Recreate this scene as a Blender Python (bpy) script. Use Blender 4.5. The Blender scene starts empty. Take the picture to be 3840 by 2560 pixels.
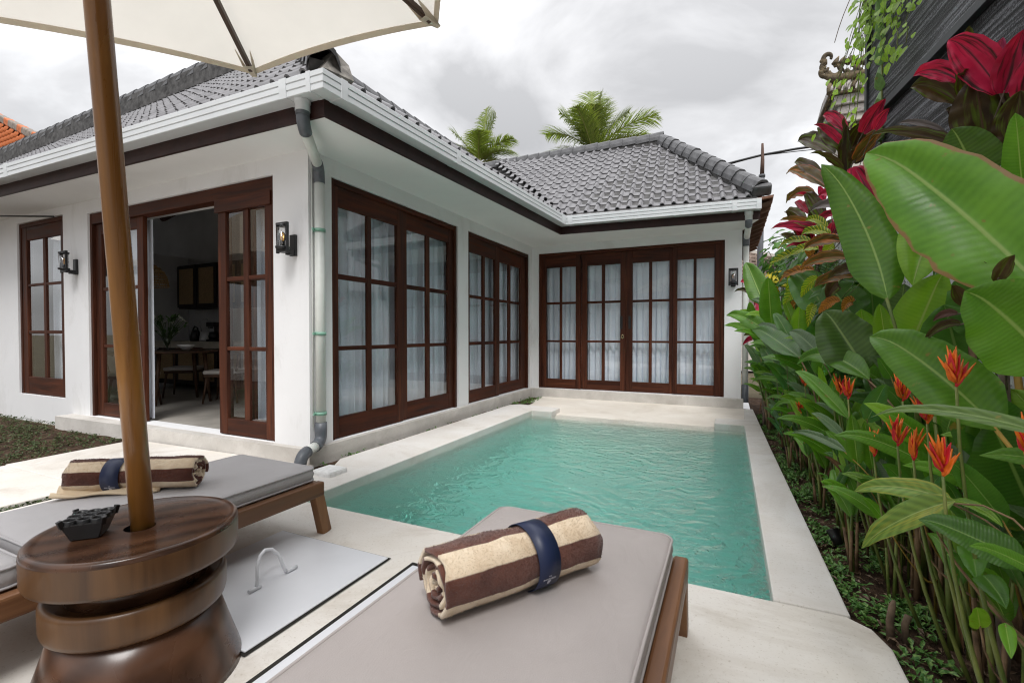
import bpy, bmesh, math, random
import numpy as np
from mathutils import Vector, Matrix, noise as mnoise
random.seed(7); np.random.seed(7)
SC=bpy.context.scene; COL=SC.collection
# ---------------------------------------------------------------- camera, sky, sun, exposure
cd=bpy.data.cameras.new('camera'); cam=bpy.data.objects.new('camera',cd); COL.objects.link(cam); SC.camera=cam
cam.location=(0,0,1.12); cam.rotation_euler=(math.radians(90-0.9665),0,math.radians(25.064))
cd.sensor_width=36; cd.lens=16.33; cd.clip_start=.02; cd.clip_end=2000
cd.dof.use_dof=True; cd.dof.focus_distance=4.2; cd.dof.aperture_fstop=8.0
SUN_EL,SUN_AZ=58,150      # azimuth measured clockwise from +Y
W=bpy.data.worlds.new('World'); SC.world=W; W.use_nodes=True
def build_world():
    t=W.node_tree; t.nodes.clear(); N=t.nodes.new; Lk=t.links.new
    out=N('ShaderNodeOutputWorld'); bg=N('ShaderNodeBackground'); bg.inputs['Strength'].default_value=1.0
    sky=N('ShaderNodeTexSky'); sky.sky_type='NISHITA'; sky.sun_disc=False
    sky.sun_elevation=math.radians(SUN_EL); sky.sun_rotation=math.radians(SUN_AZ)
    tc=N('ShaderNodeTexCoord'); mp=N('ShaderNodeMapping'); mp.inputs['Scale'].default_value=(1,1,1.9); mp.inputs['Location'].default_value=(1.35,.75,.4)
    n1=N('ShaderNodeTexNoise'); n1.inputs['Scale'].default_value=2.1; n1.inputs['Detail'].default_value=7; n1.inputs['Roughness'].default_value=.52; n1.inputs['Distortion'].default_value=.35
    r=N('ShaderNodeValToRGB'); e=r.color_ramp.elements
    e[0].position=.36; e[0].color=(.185,.185,.188,1); e[1].position=.66; e[1].color=(.48,.485,.495,1)
    m=e.new(.50); m.color=(.275,.275,.279,1)
    sx=N('ShaderNodeSeparateXYZ'); mr=N('ShaderNodeMapRange'); mr.inputs['From Min'].default_value=0; mr.inputs['From Max'].default_value=1; mr.inputs['To Min'].default_value=0; mr.inputs['To Max'].default_value=1
    mu=N('ShaderNodeMix'); mu.data_type='RGBA'; mu.blend_type='MULTIPLY'; mu.inputs[0].default_value=1
    sc=N('ShaderNodeMix'); sc.data_type='RGBA'; sc.blend_type='MULTIPLY'; sc.inputs[0].default_value=1; sc.inputs[7].default_value=(.07,.07,.07,1)
    ad=N('ShaderNodeMix'); ad.data_type='RGBA'; ad.inputs[0].default_value=.93
    pw=N('ShaderNodeMath'); pw.operation='POWER'; pw.inputs[1].default_value=1.5; ma=N('ShaderNodeMath'); ma.operation='MULTIPLY_ADD'; ma.inputs[1].default_value=2.9; ma.inputs[2].default_value=1.05
    Lk(mr.outputs[0],pw.inputs[0]); Lk(pw.outputs[0],ma.inputs[0])
    Lk(tc.outputs['Generated'],mp.inputs['Vector']); Lk(mp.outputs[0],n1.inputs['Vector']); Lk(n1.outputs['Fac'],r.inputs[0])
    Lk(tc.outputs['Generated'],sx.inputs[0]); Lk(sx.outputs['Z'],mr.inputs['Value'])
    Lk(r.outputs[0],mu.inputs[6]); Lk(ma.outputs[0],mu.inputs[7])
    Lk(sky.outputs[0],sc.inputs[6]); Lk(sc.outputs[2],ad.inputs[6]); Lk(mu.outputs[2],ad.inputs[7])
    Lk(ad.outputs[2],bg.inputs['Color']); Lk(bg.outputs[0],out.inputs['Surface'])
build_world()
sd=bpy.data.lights.new('sun','SUN'); so=bpy.data.objects.new('sun',sd); COL.objects.link(so)
sd.energy=1.4; sd.angle=math.radians(22); sd.color=(1,.985,.97)
_a=math.radians(SUN_AZ); _e=math.radians(SUN_EL)
so.rotation_euler=Vector((math.sin(_a)*math.cos(_e),math.cos(_a)*math.cos(_e),math.sin(_e))).to_track_quat('Z','Y').to_euler(); so.location=(0,-5,20)
vs=SC.view_settings; vs.view_transform='Standard'; vs.look='None'; vs.exposure=0.93; vs.gamma=1; vs.use_curve_mapping=False
SC.cycles.max_bounces=10; SC.cycles.transparent_max_bounces=16; SC.cycles.diffuse_bounces=5; SC.cycles.sample_clamp_indirect=6
SC.cycles.use_denoising=True; SC.cycles.filter_width=1.15
# ---------------------------------------------------------------- helpers
WM={}
def link(o,parent=None,mw=None):
    mw=mw or Matrix.Identity(4); COL.objects.link(o)
    if parent is not None:
        o.parent=parent; o.matrix_parent_inverse=WM[parent].inverted()
    o.matrix_basis=mw; WM[o]=mw; return o
def tag(o,label=None,cat=None,group=None,kind=None):
    if label: o['label']=label
    if cat: o['category']=cat
    if group: o['group']=group
    if kind: o['kind']=kind
    return o
def thing(name,label,cat,loc=(0,0,0),group=None,rz=0):
    o=bpy.data.objects.new(name,None); o.empty_display_size=.1
    link(o,None,Matrix.Translation(loc)@Matrix.Rotation(rz,4,'Z')); return tag(o,label,cat,group)
def V(*a): return Vector(a)
class MB:
    def __init__(s): s.v=[]; s.f=[]; s.uv=None; s.sm=[]
    def add(s,vs,fs,sm=False):
        b=len(s.v); s.v+= [tuple(p) for p in vs]; s.f+=[tuple(i+b for i in f) for f in fs]; s.sm+=[sm]*len(fs); return s
    def box(s,x0,x1,y0,y1,z0,z1):
        return s.add([(x0,y0,z0),(x1,y0,z0),(x1,y1,z0),(x0,y1,z0),(x0,y0,z1),(x1,y0,z1),(x1,y1,z1),(x0,y1,z1)],
            [(0,3,2,1),(4,5,6,7),(0,1,5,4),(1,2,6,5),(2,3,7,6),(3,0,4,7)])
    def bar(s,a,b,w,h,up=(0,0,1)):   # rectangular bar from a to b
        a=Vector(a); b=Vector(b); t=(b-a).normalized(); u=Vector(up); x=t.cross(u)
        if x.length<1e-4: x=t.cross(V(1,0,0))
        x.normalize(); y=x.cross(t).normalized(); x*=w/2; y*=h/2
        return s.add([a-x-y,a+x-y,a+x+y,a-x+y,b-x-y,b+x-y,b+x+y,b-x+y],[(0,1,2,3),(7,6,5,4),(0,4,5,1),(1,5,6,2),(2,6,7,3),(3,7,4,0)])
    def prism(s,pts,z0,z1):
        n=len(pts); s.add([(p[0],p[1],z0) for p in pts]+[(p[0],p[1],z1) for p in pts],
            [tuple(range(n-1,-1,-1)),tuple(range(n,2*n))]+[(i,(i+1)%n,n+(i+1)%n,n+i) for i in range(n)]); return s
    def tube(s,pts,r,n=8,closed=False,caps=True):
        pts=[Vector(p) for p in pts]; m=len(pts); rs=r if isinstance(r,(list,tuple)) else [r]*m
        vs=[]; ref=None
        for i,p in enumerate(pts):
            if closed: t=(pts[(i+1)%m]-pts[i-1])
            else: t=(pts[min(i+1,m-1)]-pts[max(i-1,0)])
            t.normalize()
            if ref is None: ref=t.orthogonal().normalized()
            ref=(ref-t*ref.dot(t)).normalized(); b=t.cross(ref)
            for k in range(n):
                a=2*math.pi*k/n; vs.append(p+(ref*math.cos(a)+b*math.sin(a))*rs[i])
        fs=[]
        for i in range(m if closed else m-1):
            j=(i+1)%m
            for k in range(n): fs.append((i*n+k,i*n+(k+1)%n,j*n+(k+1)%n,j*n+k))
        s.add(vs,fs,True)
        if caps and not closed:
            b=len(s.v)-m*n; s.f+=[tuple(b+k for k in range(n-1,-1,-1)),tuple(b+(m-1)*n+k for k in range(n))]; s.sm+=[False]*2
        return s
    def lathe(s,prof,c=(0,0,0),n=32,caps=True):   # prof: (r,z) list bottom -> top
        vs=[];fs=[]; m=len(prof)
        for r,z in prof:
            for k in range(n):
                a=2*math.pi*k/n; vs.append((c[0]+r*math.cos(a),c[1]+r*math.sin(a),c[2]+z))
        for i in range(m-1):
            for k in range(n): fs.append((i*n+k,i*n+(k+1)%n,(i+1)*n+(k+1)%n,(i+1)*n+k))
        b=len(s.v); s.add(vs,fs,True)
        if caps: s.f+=[tuple(b+k for k in range(n-1,-1,-1)),tuple(b+(m-1)*n+k for k in range(n))]; s.sm+=[False]*2
        return s
    def grid(s,P,nu,nv,sm=True):    # P(i,j)->point
        vs=[P(i,j) for j in range(nv) for i in range(nu)]
        return s.add(vs,[(j*nu+i,j*nu+i+1,(j+1)*nu+i+1,(j+1)*nu+i) for j in range(nv-1) for i in range(nu-1)],sm)
    def mesh(s,name,m,uv=None):
        me=bpy.data.meshes.new(name); me.from_pydata(s.v,[],s.f)
        for p,q in zip(me.polygons,s.sm): p.use_smooth=q
        if uv is not None:
            l=me.uv_layers.new(name='UVMap')
            for lp in me.loops: l.data[lp.index].uv=uv[lp.vertex_index]
        if m: me.materials.append(m)
        return me
    def build(s,name,m,parent=None,bevel=0,uv=None,mw=None,seg=2,solid=0):
        o=bpy.data.objects.new(name,s.mesh(name,m,uv)); link(o,parent,mw)
        if solid:
            q=o.modifiers.new('solid','SOLIDIFY'); q.thickness=solid; q.offset=0
        if bevel:
            q=o.modifiers.new('bevel','BEVEL'); q.width=bevel; q.segments=seg; q.limit_method='ANGLE'; q.angle_limit=math.radians(40); q.harden_normals=False
        return o
def inst(name,me,parent,mw):
    o=bpy.data.objects.new(name,me); return link(o,parent,mw)
def struct(o): o['kind']='structure'; return o
def copy_tree(root,loc,rz=0,sc=1,label=None,group=None):
    def cp(o,par):
        c=o.copy(); COL.objects.link(c)
        if par is not None: c.parent=par
        for ch in KIDS.get(o,[]): cp(ch,c)
        return c
    r=cp(root,None); r.matrix_basis=Matrix.Translation(loc)@Matrix.Rotation(rz,4,'Z')@Matrix.Diagonal((sc,sc,sc,1))
    if label: r['label']=label
    if group: r['group']=group
    return r
KIDS={}
def kids():
    KIDS.clear()
    for o in COL.objects:
        if o.parent: KIDS.setdefault(o.parent,[]).append(o)
# ---------------------------------------------------------------- materials
class NT:
    def __init__(s,name):
        s.m=bpy.data.materials.new(name); s.m.use_nodes=True; s.t=s.m.node_tree; s.t.nodes.clear()
        s.out=s.n('ShaderNodeOutputMaterial')
    def n(s,ty,**kw):
        x=s.t.nodes.new(ty)
        for k,v in kw.items():
            if k.startswith('_'): setattr(x,k[1:],v)
            else: x.inputs[k.replace('__',' ')].default_value=v
        return x
    def l(s,a,b): s.t.links.new(a,b)
    def coord(s,kind='Object',scale=(1,1,1)):
        tc=s.n('ShaderNodeTexCoord'); mp=s.n('ShaderNodeMapping'); mp.inputs['Scale'].default_value=scale; s.l(tc.outputs[kind],mp.inputs[0]); return mp.outputs[0]
    def noise(s,vec,scale,detail=4,rough=.55,dist=0):
        x=s.n('ShaderNodeTexNoise',Scale=scale,Detail=detail,Roughness=rough,Distortion=dist); s.l(vec,x.inputs['Vector']); return x.outputs['Fac']
    def ramp(s,f,*st):
        r=s.n('ShaderNodeValToRGB'); e=r.color_ramp.elements
        while len(e)<len(st): e.new(.5)
        for q,(p,c) in zip(e,st): q.position=p; q.color=(*c,1) if len(c)==3 else c
        s.l(f,r.inputs[0]); return r.outputs[0]
    def mix(s,f,a,b,mode='MIX'):
        x=s.n('ShaderNodeMix'); x.data_type='RGBA'; x.blend_type=mode
        for sock,v in ((x.inputs[0],f),(x.inputs[6],a),(x.inputs[7],b)):
            if hasattr(v,'is_output'): s.l(v,sock)
            elif isinstance(v,(int,float)): sock.default_value=v if sock.type=='VALUE' else (v,v,v,1)
            else: sock.default_value=(*v,1)
        return x.outputs[2]
    def math(s,op,a,b=0):
        x=s.n('ShaderNodeMath'); x.operation=op
        for i,v in enumerate((a,b)):
            if hasattr(v,'is_output'): s.l(v,x.inputs[i])
            else: x.inputs[i].default_value=v
        return x.outputs[0]
    def bump(s,h,strength=.3,dist=.01):
        b=s.n('ShaderNodeBump',Strength=strength,Distance=dist); s.l(h,b.inputs['Height']); return b.outputs[0]
    def pbsdf(s,col,rough=.6,nrm=None,spec=.5,metal=0,**kw):
        p=s.n('ShaderNodeBsdfPrincipled',Metallic=metal); p.inputs['Specular IOR Level'].default_value=spec
        for sock,v in ((p.inputs['Base Color'],col),(p.inputs['Roughness'],rough)):
            if hasattr(v,'is_output'): s.l(v,sock)
            elif isinstance(v,(int,float)): sock.default_value=v
            else: sock.default_value=(*v,1)
        if nrm: s.l(nrm,p.inputs['Normal'])
        for k,v in kw.items(): p.inputs[k.replace('__',' ')].default_value=v
        return p.outputs[0]
    def fin(s,sh): s.l(sh,s.out.inputs['Surface']); return s.m
def mat(name,c,rough=.6,var=.15,scale=6,bump=.15,bscale=60,spec=.4,metal=0,dist=.003,detail=5,tint=None,coord='Object'):
    t=NT(name); v=t.coord(coord); n=t.noise(v,scale,detail)
    a=tuple(x*(1-var) for x in c); b=tint or tuple(min(1,x*(1+var)) for x in c)
    col=t.ramp(n,(.3,a),(.7,b)); nb=t.noise(v,bscale,4)
    return t.fin(t.pbsdf(col,rough,t.bump(nb,bump,dist) if bump else None,spec,metal))
def wood(name,c1,c2,axis,rough=.45,sc=1,spec=.5,coat=0):
    t=NT(name); s=[22*sc]*3; s[axis]=1.3*sc; v=t.coord('Object',tuple(s)); n=t.noise(v,1.0,6,.6,.6)
    s2=[5*sc]*3; s2[axis]=.6*sc; n2=t.noise(t.coord('Object',tuple(s2)),1.0,3)
    col=t.ramp(n,(.3,c1),(.72,c2)); col=t.mix(t.ramp(n2,(.35,(0,0,0)),(.7,(1,1,1))),col,t.mix(.55,col,tuple(x*.35 for x in c1)))
    r=t.ramp(n,(.3,(rough*.8,)*3),(.7,(min(1,rough*1.3),)*3))
    return t.fin(t.pbsdf(col,r,t.bump(n,.12,.002),spec,0,**({'Coat__Weight':coat} if coat else {})))
WH=mat('white_plaster',(.80,.80,.79),.75,.035,1.2,.12,35,.25)
def plaster_mat():
    t=NT('wall_plaster'); v=t.coord(); n=t.noise(v,1.1,5); c=t.ramp(n,(.3,(.76,.76,.765)),(.7,(.82,.82,.825))); c=t.mix(t.ramp(t.noise(t.coord('Object',(1,1,.45)),1.7,8,.7,.6),(.56,(0,0,0)),(.78,(.5,.5,.5))),c,(.52,.51,.48))
    f2=t.ramp(t.noise(v,38,3),(.74,(0,0,0)),(.78,(1,1,1))); c=t.mix(t.math('MULTIPLY',f2,.25),c,(.4,.38,.35))
    return t.fin(t.pbsdf(c,.8,t.bump(t.noise(v,30,5),.18,.004),.2))
PLAST=plaster_mat()
def stone_mat(name,base,light,dark,scale=5):
    t=NT(name); v=t.coord(); n=t.noise(v,scale*.35,6,.6); n2=t.noise(v,130,4,.7); n3=t.noise(v,scale*9,3)
    c=t.ramp(n,(.3,base),(.68,light)); ns=t.noise(v,1.3,7,.68,.8); c=t.mix(t.ramp(ns,(.50,(0,0,0)),(.72,(.8,.8,.8))),c,dark); n2=t.noise(v,75,5,.72); c=t.mix(t.ramp(n2,(.57,(0,0,0)),(.70,(.75,.75,.75))),c,dark)
    c=t.mix(t.ramp(n3,(.62,(0,0,0)),(.8,(.3,.3,.3))),c,dark)
    return t.fin(t.pbsdf(c,.72,t.bump(n2,.22,.003),.3))
DECK=stone_mat('deck_stone',(.64,.595,.53),(.74,.71,.67),(.42,.36,.29))
COPE=stone_mat('coping_stone',(.62,.58,.53),(.73,.71,.685),(.48,.43,.37))
PLINTH=stone_mat('plinth_cement',(.50,.475,.44),(.66,.63,.59),(.40,.37,.33),8)
BEACH=stone_mat('beach_stone',(.66,.60,.52),(.76,.71,.64),(.56,.5,.42))
CEM=mat('cement_floor',(.36,.335,.30),.4,.25,2.5,.1,40)
WV=wood('dark_wood_upright',(.028,.0085,.005),(.132,.040,.018),2,.5,1,.18)
WHX=wood('dark_wood_along_x',(.028,.0085,.005),(.132,.040,.018),0,.5,1,.18)
WHY=wood('dark_wood_along_y',(.026,.0068,.004),(.115,.031,.012),1,.5,1,.16)
FASC=mat('fascia_wood',(.026,.009,.007),.5,.3,8,.1,60,.25)
PVC=mat('white_upvc',(.62,.64,.65),.35,.05,3,.05,40,.5)
PVCG=mat('grey_pipe_fitting',(.10,.11,.125),.42,.2,9,.05,40,.5)
PIPE=mat('pipe_plastic',(.66,.68,.64),.4,.06,7,.05,50,.5)
CLIP=mat('green_pipe_clip',(.22,.42,.32),.5,.1)
def tile_mat():
    t=NT('roof_tile_cement'); oi=t.n('ShaderNodeObjectInfo'); v=t.coord('Object'); n=t.noise(v,9,5)
    add=t.n('ShaderNodeVectorMath'); add.operation='ADD'; t.l(v,add.inputs[0]); t.l(oi.outputs['Location'],add.inputs[1])
    n=t.noise(add.outputs[0],7,6); c=t.ramp(n,(.28,(.125,.122,.128)),(.72,(.205,.20,.208)))
    k=t.n('ShaderNodeMapRange'); k.inputs['To Min'].default_value=.78; k.inputs['To Max'].default_value=1.2; t.l(oi.outputs['Random'],k.inputs['Value'])
    c=t.mix(1,c,k.outputs[0],'MULTIPLY'); g=t.ramp(t.noise(add.outputs[0],26,4),(.66,(0,0,0)),(.8,(.5,.5,.5))); c=t.mix(g,c,(.07,.065,.06))
    return t.fin(t.pbsdf(c,.5,t.bump(t.noise(add.outputs[0],90,3),.15,.002),.45))
TILE=tile_mat()
CAPM=mat('ridge_cement',(.10,.10,.104),.55,.35,8,.3,50)
MORT=mat('mortar_dark',(.085,.083,.082),.8,.5,12,.5,50,.2)
def glass_mat(name,tint=(.97,.98,.985),ior=1.5):
    t=NT(name); tr=t.n('ShaderNodeBsdfTransparent'); tr.inputs[0].default_value=(*tint,1)
    gl=t.n('ShaderNodeBsdfGlossy',Roughness=.0); fr=t.n('ShaderNodeFresnel',IOR=ior)
    v=t.coord('Object'); nb=t.bump(t.noise(v,1.7,2),.03,.02); t.l(nb,gl.inputs['Normal'])
    ge=t.n('ShaderNodeNewGeometry'); f=t.math('MULTIPLY',t.math('MULTIPLY',fr.outputs[0],2.5),t.math('SUBTRACT',1,ge.outputs['Backfacing'])); mx=t.n('ShaderNodeMixShader'); t.l(f,mx.inputs[0]); t.l(tr.outputs[0],mx.inputs[1]); t.l(gl.outputs[0],mx.inputs[2])
    return t.fin(mx.outputs[0])
GLASS=glass_mat('window_glass'); LGLASS=glass_mat('lantern_glass',(.97,.97,.97))
def cloth(name,c,trans,rough=.9,bs=400,bump=.2,mixt=None,wr=0,wscale=(3,3,3)):
    t=NT(name); v=t.coord(); d=t.n('ShaderNodeBsdfPrincipled',Roughness=rough); d.inputs['Specular IOR Level'].default_value=.2
    n=t.noise(v,4,4); col=t.ramp(n,(.3,tuple(x*.93 for x in c)),(.7,c)); t.l(col,d.inputs['Base Color'])
    h=t.noise(v,bs,2)
    if wr: h=t.mix(.82,h,t.noise(t.coord('Object',wscale),2.2,3,.5,1.2))
    t.l(t.bump(h,bump,.002 if not wr else wr),d.inputs['Normal']); sh=d.outputs[0]
    if trans:
        tl=t.n('ShaderNodeBsdfTranslucent'); t.l(col,tl.inputs[0]); mx=t.n('ShaderNodeMixShader',Fac=trans); t.l(sh,mx.inputs[1]); t.l(tl.outputs[0],mx.inputs[2]); sh=mx.outputs[0]
    if mixt:
        tp=t.n('ShaderNodeBsdfTransparent'); mx=t.n('ShaderNodeMixShader',Fac=mixt); t.l(sh,mx.inputs[1]); t.l(tp.outputs[0],mx.inputs[2]); sh=mx.outputs[0]
    return t.fin(sh)
CANV=cloth('parasol_canvas',(.77,.735,.675),.5,bs=500)
CANVE=cloth('parasol_hem',(.78,.71,.60),.4,bs=500)
SHEER=cloth('sheer_curtain',(.87,.925,1.0),.05,mixt=.02,bs=900,bump=.05)
CUSH=cloth('taupe_cushion',(.415,.375,.36),0,.62,bs=900,bump=.12)
CUSHL=cloth('grey_cushion',(.47,.455,.46),0,.6,bs=900,bump=.12)
CUSHW=cloth('taupe_cushion_wrinkled',(.415,.375,.36),0,.6,bs=700,bump=.6,wr=.016,wscale=(3.5,2.0,3))
CUSHLW=cloth('grey_cushion_wrinkled',(.47,.455,.46),0,.6,bs=700,bump=.5,wr=.014,wscale=(3.5,2.0,3))
TEAKX=wood('teak_along_x',(.16,.068,.028),(.33,.155,.066),0,.45)
TEAKY=wood('teak_along_y',(.13,.055,.023),(.28,.13,.058),1,.45)
TEAKZ=wood('teak_upright',(.16,.068,.025),(.33,.16,.062),2,.45)
POLEW=wood('varnished_pole',(.19,.072,.012),(.42,.19,.042),2,.30,.7,.4,.2)
RIBW=mat('rib_wood',(.055,.028,.016),.5,.2)
def walnut(name,c1,c2,rough=.3):
    t=NT(name); v=t.coord('Object',(1,1,1)); w=t.n('ShaderNodeTexWave'); w.wave_type='RINGS'; w.rings_direction='Z'; w.inputs['Scale'].default_value=3.2; w.inputs['Distortion'].default_value=6; w.inputs['Detail'].default_value=4; w.inputs['Detail Scale'].default_value=1.2
    t.l(v,w.inputs['Vector']); n=t.noise(v,3.5,6,.6,.8); f=t.mix(.68,w.outputs['Fac'],n); c=t.ramp(f,(.28,c1),(.75,c2))
    return t.fin(t.pbsdf(c,t.ramp(n,(.3,(rough*.8,)*3),(.7,(rough*1.4,)*3)),t.bump(n,.08,.002),.4,0,Coat__Weight=.12,Coat__Roughness=.15))
WALT=walnut('walnut_top',(.030,.013,.007),(.092,.042,.022),.24)
WALS=wood('walnut_side',(.050,.021,.008),(.165,.080,.029),2,.36,.45,.4,.08)
BLK=mat('black_metal',(.012,.012,.013),.42,.2,9,.05,80,.5)
BLKP=mat('black_plastic',(.010,.010,.011),.35,.2,20,.08,120,.5)
BRASS=mat('brass',(.62,.50,.30),.3,.1,9,0,80,.5,1)
STEEL=mat('white_painted_steel',(.66,.67,.70),.38,.05,3,.06,20,.45)
GAP=mat('dark_gap',(.03,.028,.025),.9,.3,20,.2,60,.1)
SOIL=mat('soil',(.060,.036,.024),.95,.55,14,1.0,45,.15,dist=.03,tint=(.12,.075,.05))
GROUND=mat('ground_earth',(.10,.085,.055),.95,.5,1.5,.6,20,.15,dist=.03)
NAVY=mat('navy_band',(.012,.020,.058),.42,.15,9,.05,60,.45)
PRINT=mat('white_print',(.62,.62,.70),.6,.02,9,0)
def water_mat():
    t=NT('pool_water'); v=t.coord('Object',(1,1.5,1)); h=t.noise(v,4.2,3,.5,1.4); h2=t.noise(t.coord('Object',(1,1.8,1)),13,2,.5,1.0)
    hh=t.math('ADD',h,t.math('MULTIPLY',h2,.32)); nb=t.bump(hh,1.0,.065)
    mx=t.n('ShaderNodeBsdfGlass',IOR=1.33,Roughness=.0); t.l(nb,mx.inputs['Normal'])
    ab=t.n('ShaderNodeVolumeAbsorption',Density=1.0); ab.inputs[0].default_value=(.60,.912,.878,1); t.l(ab.outputs[0],t.out.inputs['Volume'])
    return t.fin(mx.outputs[0])
WATER=water_mat()
BASIN=mat('basin_plaster',(.74,.80,.76),.8,.06,1.5,.1,30,.2)
# ---------------------------------------------------------------- ground, deck, pool
def sheet(name,pts,z,m): return struct(MB().add([(x,y,z) for x,y in pts],[tuple(range(len(pts)))]).build(name,m))
def ring(x0,x1,y0,y1,hx0,hx1,hy0,hy1,z):
    return MB().add([(x,y,z) for x,y in ((x0,y0),(x1,y0),(x1,y1),(x0,y1),(hx0,hy0),(hx1,hy0),(hx1,hy1),(hx0,hy1))],[(0,1,5,4),(1,2,6,5),(2,3,7,6),(3,0,4,7)])
PX0,PX1,PY0,PY1=-2.60,.175,2.215,6.25
struct(ring(-400,400,-400,400,-3.2,.6,0,9,-.06).build('ground',GROUND))
def lumpy(name,x0,x1,y0,y1,z,m,amp,st=.06):
    nx=int((x1-x0)/st)+2; ny=int((y1-y0)/st)+2
    def P(i,j):
        x=x0+(x1-x0)*i/(nx-1); y=y0+(y1-y0)*j/(ny-1); return (x,y,z+amp*mnoise.noise((x*3,y*3,0))+amp*.6*mnoise.noise((x*11,y*11,3)))
    return struct(MB().grid(P,nx,ny).build(name,m))
lumpy('garden_soil',.30,1.75,-.6,9.5,-.045,SOIL,.018,.05)
lumpy('lawn_soil',-15,-5.62,-3,2.80,-.03,SOIL,.015,.10)
lumpy('soil_strip',-3.245,-2.95,2.6,7.85,-.035,SOIL,.012,.05)
# deck slabs (concrete terrace in front of the pool, and the path to the door)
dk=MB()
dk.prism([(-4.15,-3),(.535,-3),(.535,2.05),(.50,2.16),(.43,PY0),(-2.95,PY0),(-2.95,2.6),(-3.2,2.6),(-3.2,2.86),(-5.70,2.75),(-5.62,1.75),(-4.15,1.75)],-.16,0)
struct(dk.build('pool_deck',DECK,bevel=.008))
struct(MB().prism([(-5.58,1.749),(-5.48,-3),(-4.30,-3),(-4.27,1.749)],-.14,0).build('garden_path',DECK,bevel=.008))
sheet('soil_joint',[(-4.31,-3),(-4.14,-3),(-4.14,1.76),(-4.31,1.76)],-.05,SOIL)
cp=MB()
cp.prism([(-2.98,PY0+.003),(PX0,PY0+.003),(PX0,6.25),(-2.30,6.25),(-2.30,6.62),(-3.0,6.72),(-3.13,6.6),(-3.15,3.1),(-3.0,2.86)],-.3,.003)
cp.prism([(PX1,PY0+.003),(.445,PY0+.003),(.375,5.2),(.325,7.72),(.205,7.72),(.185,6.75),(-.16,6.68),(-.16,6.30),(PX1,6.30)],-.3,.003)
struct(cp.build('pool_coping',COPE,bevel=.008))
bs=MB()
bs.grid(lambda i,j:((-3.05,.24)[i],(7.84,7.3,6.46,6.24,6.23)[j],(-.014,-.03,-.068,-.16,-.32)[j]),2,5,False)
struct(bs.build('beach_ledge',BEACH))
bz=-1.35
ba=MB()
bx0,bx1,by0=PX0-.004,PX1+.004,PY0-.004
ba.add([(bx0,by0,bz),(bx1,by0,bz),(bx1,6.26,bz),(bx0,6.26,bz),(bx0,by0,-.10),(bx1,by0,-.10),(bx1,6.26,-.29),(bx0,6.26,-.29)],[(0,1,2,3),(0,4,5,1),(2,6,7,3)])
ba.add([(bx0,by0,bz),(bx0,6.26,bz),(bx0,6.26,-.2),(bx0,by0,-.2),(bx1,by0,bz),(bx1,6.26,bz),(bx1,6.26,-.2),(bx1,by0,-.2)],[(0,1,2,3),(4,7,6,5)])
struct(ba.build('pool_basin',BASIN))
wm=MB(); e=.004
wm.box(PX0-.03,PX1+.03,PY0-.03,6.52,bz-.02,-.072); struct(wm.build('pool_water',WATER))
# ---------------------------------------------------------------- villa
VR=thing('villa','white plastered villa with grey tiled hip roof and dark wood doors around the pool','villa',(-3.3,2.9,0))
def wall_holes(name,plane,pos,out,u0,u1,z0,z1,holes,th=.16,m=None):
    us=sorted({u0,u1,*[h[0] for h in holes],*[h[1] for h in holes]}); zs=sorted({z0,z1,*[h[2] for h in holes],*[h[3] for h in holes]})
    def P(u,z,o): return (u,pos+out*o,z) if plane=='y' else (pos+out*o,u,z)
    b=MB(); solid=lambda i,j: 0<=i<len(us)-1 and 0<=j<len(zs)-1 and not any(h[0]<=us[i]<h[1] and h[2]<=zs[j]<h[3] for h in holes)
    for i in range(len(us)-1):
        for j in range(len(zs)-1):
            if not solid(i,j): continue
            a,c,d,e=us[i],us[i+1],zs[j],zs[j+1]
            for o in (0,-th): b.add([P(a,d,o),P(c,d,o),P(c,e,o),P(a,e,o)],[(0,1,2,3)])
            for (di,dj,q) in ((-1,0,[P(a,d,0),P(a,e,0),P(a,e,-th),P(a,d,-th)]),(1,0,[P(c,d,0),P(c,e,0),P(c,e,-th),P(c,d,-th)]),(0,-1,[P(a,d,0),P(c,d,0),P(c,d,-th),P(a,d,-th)]),(0,1,[P(a,e,0),P(c,e,0),P(c,e,-th),P(a,e,-th)])):
                if not solid(i+di,j+dj): b.add(q,[(0,1,2,3)])
    me=b.mesh(name,m or PLAST); bm=bmesh.new(); bm.from_mesh(me); bmesh.ops.remove_doubles(bm,verts=bm.verts,dist=1e-5); bmesh.ops.recalc_face_normals(bm,faces=bm.faces); bm.to_mesh(me); bm.free()
    o=bpy.data.objects.new(name,me); link(o,VR); return o
XP,YL,YW=-3.306,2.91,7.95
wall_holes('wall','y',YL,-1,-16.8,XP,-.12,2.76,[(-6.985,-3.75,.128,2.558),(-8.845,-7.577,.30,2.615)])
wall_holes('wall','x',XP,1,YL+.16,YW+.16,-.12,2.76,[(3.17,5.36,.128,2.557),(5.63,7.82,.128,2.557)])
wall_holes('wall','y',YW,-1,XP,.17,-.12,2.76,[(-3.18,-.07,.128,2.58)])
wall_holes('wall','x',.17,1,YW+.16,11.2,-.12,2.76,[],.14)
wall_holes('wall','y',12.0,1,-16.8,.03,-.12,2.76,[],.12)
wall_holes('wall','x',-16.8,-1,2.91,12,-.12,2.76,[],.12)
pl=MB()
pl.prism([(-7.39,2.735),(-3.25,2.85),(-3.25,YL),(-7.39,YL)],-.12,.125)
pl.prism([(-3.25,2.85),(-3.246,2.85),(-3.246,7.82),(-3.25,7.82)],-.12,.125)
pl.prism([(-3.306,YL+.001),(-3.25,YL+.001),(-3.25,7.82),(-3.306,7.82)],-.12,.1245)
pl.prism([(-3.306,7.82),(.20,7.80),(.20,YW),(-3.306,YW)],-.12,.125)
pl.build('plinth',PLINTH,VR)
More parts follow.
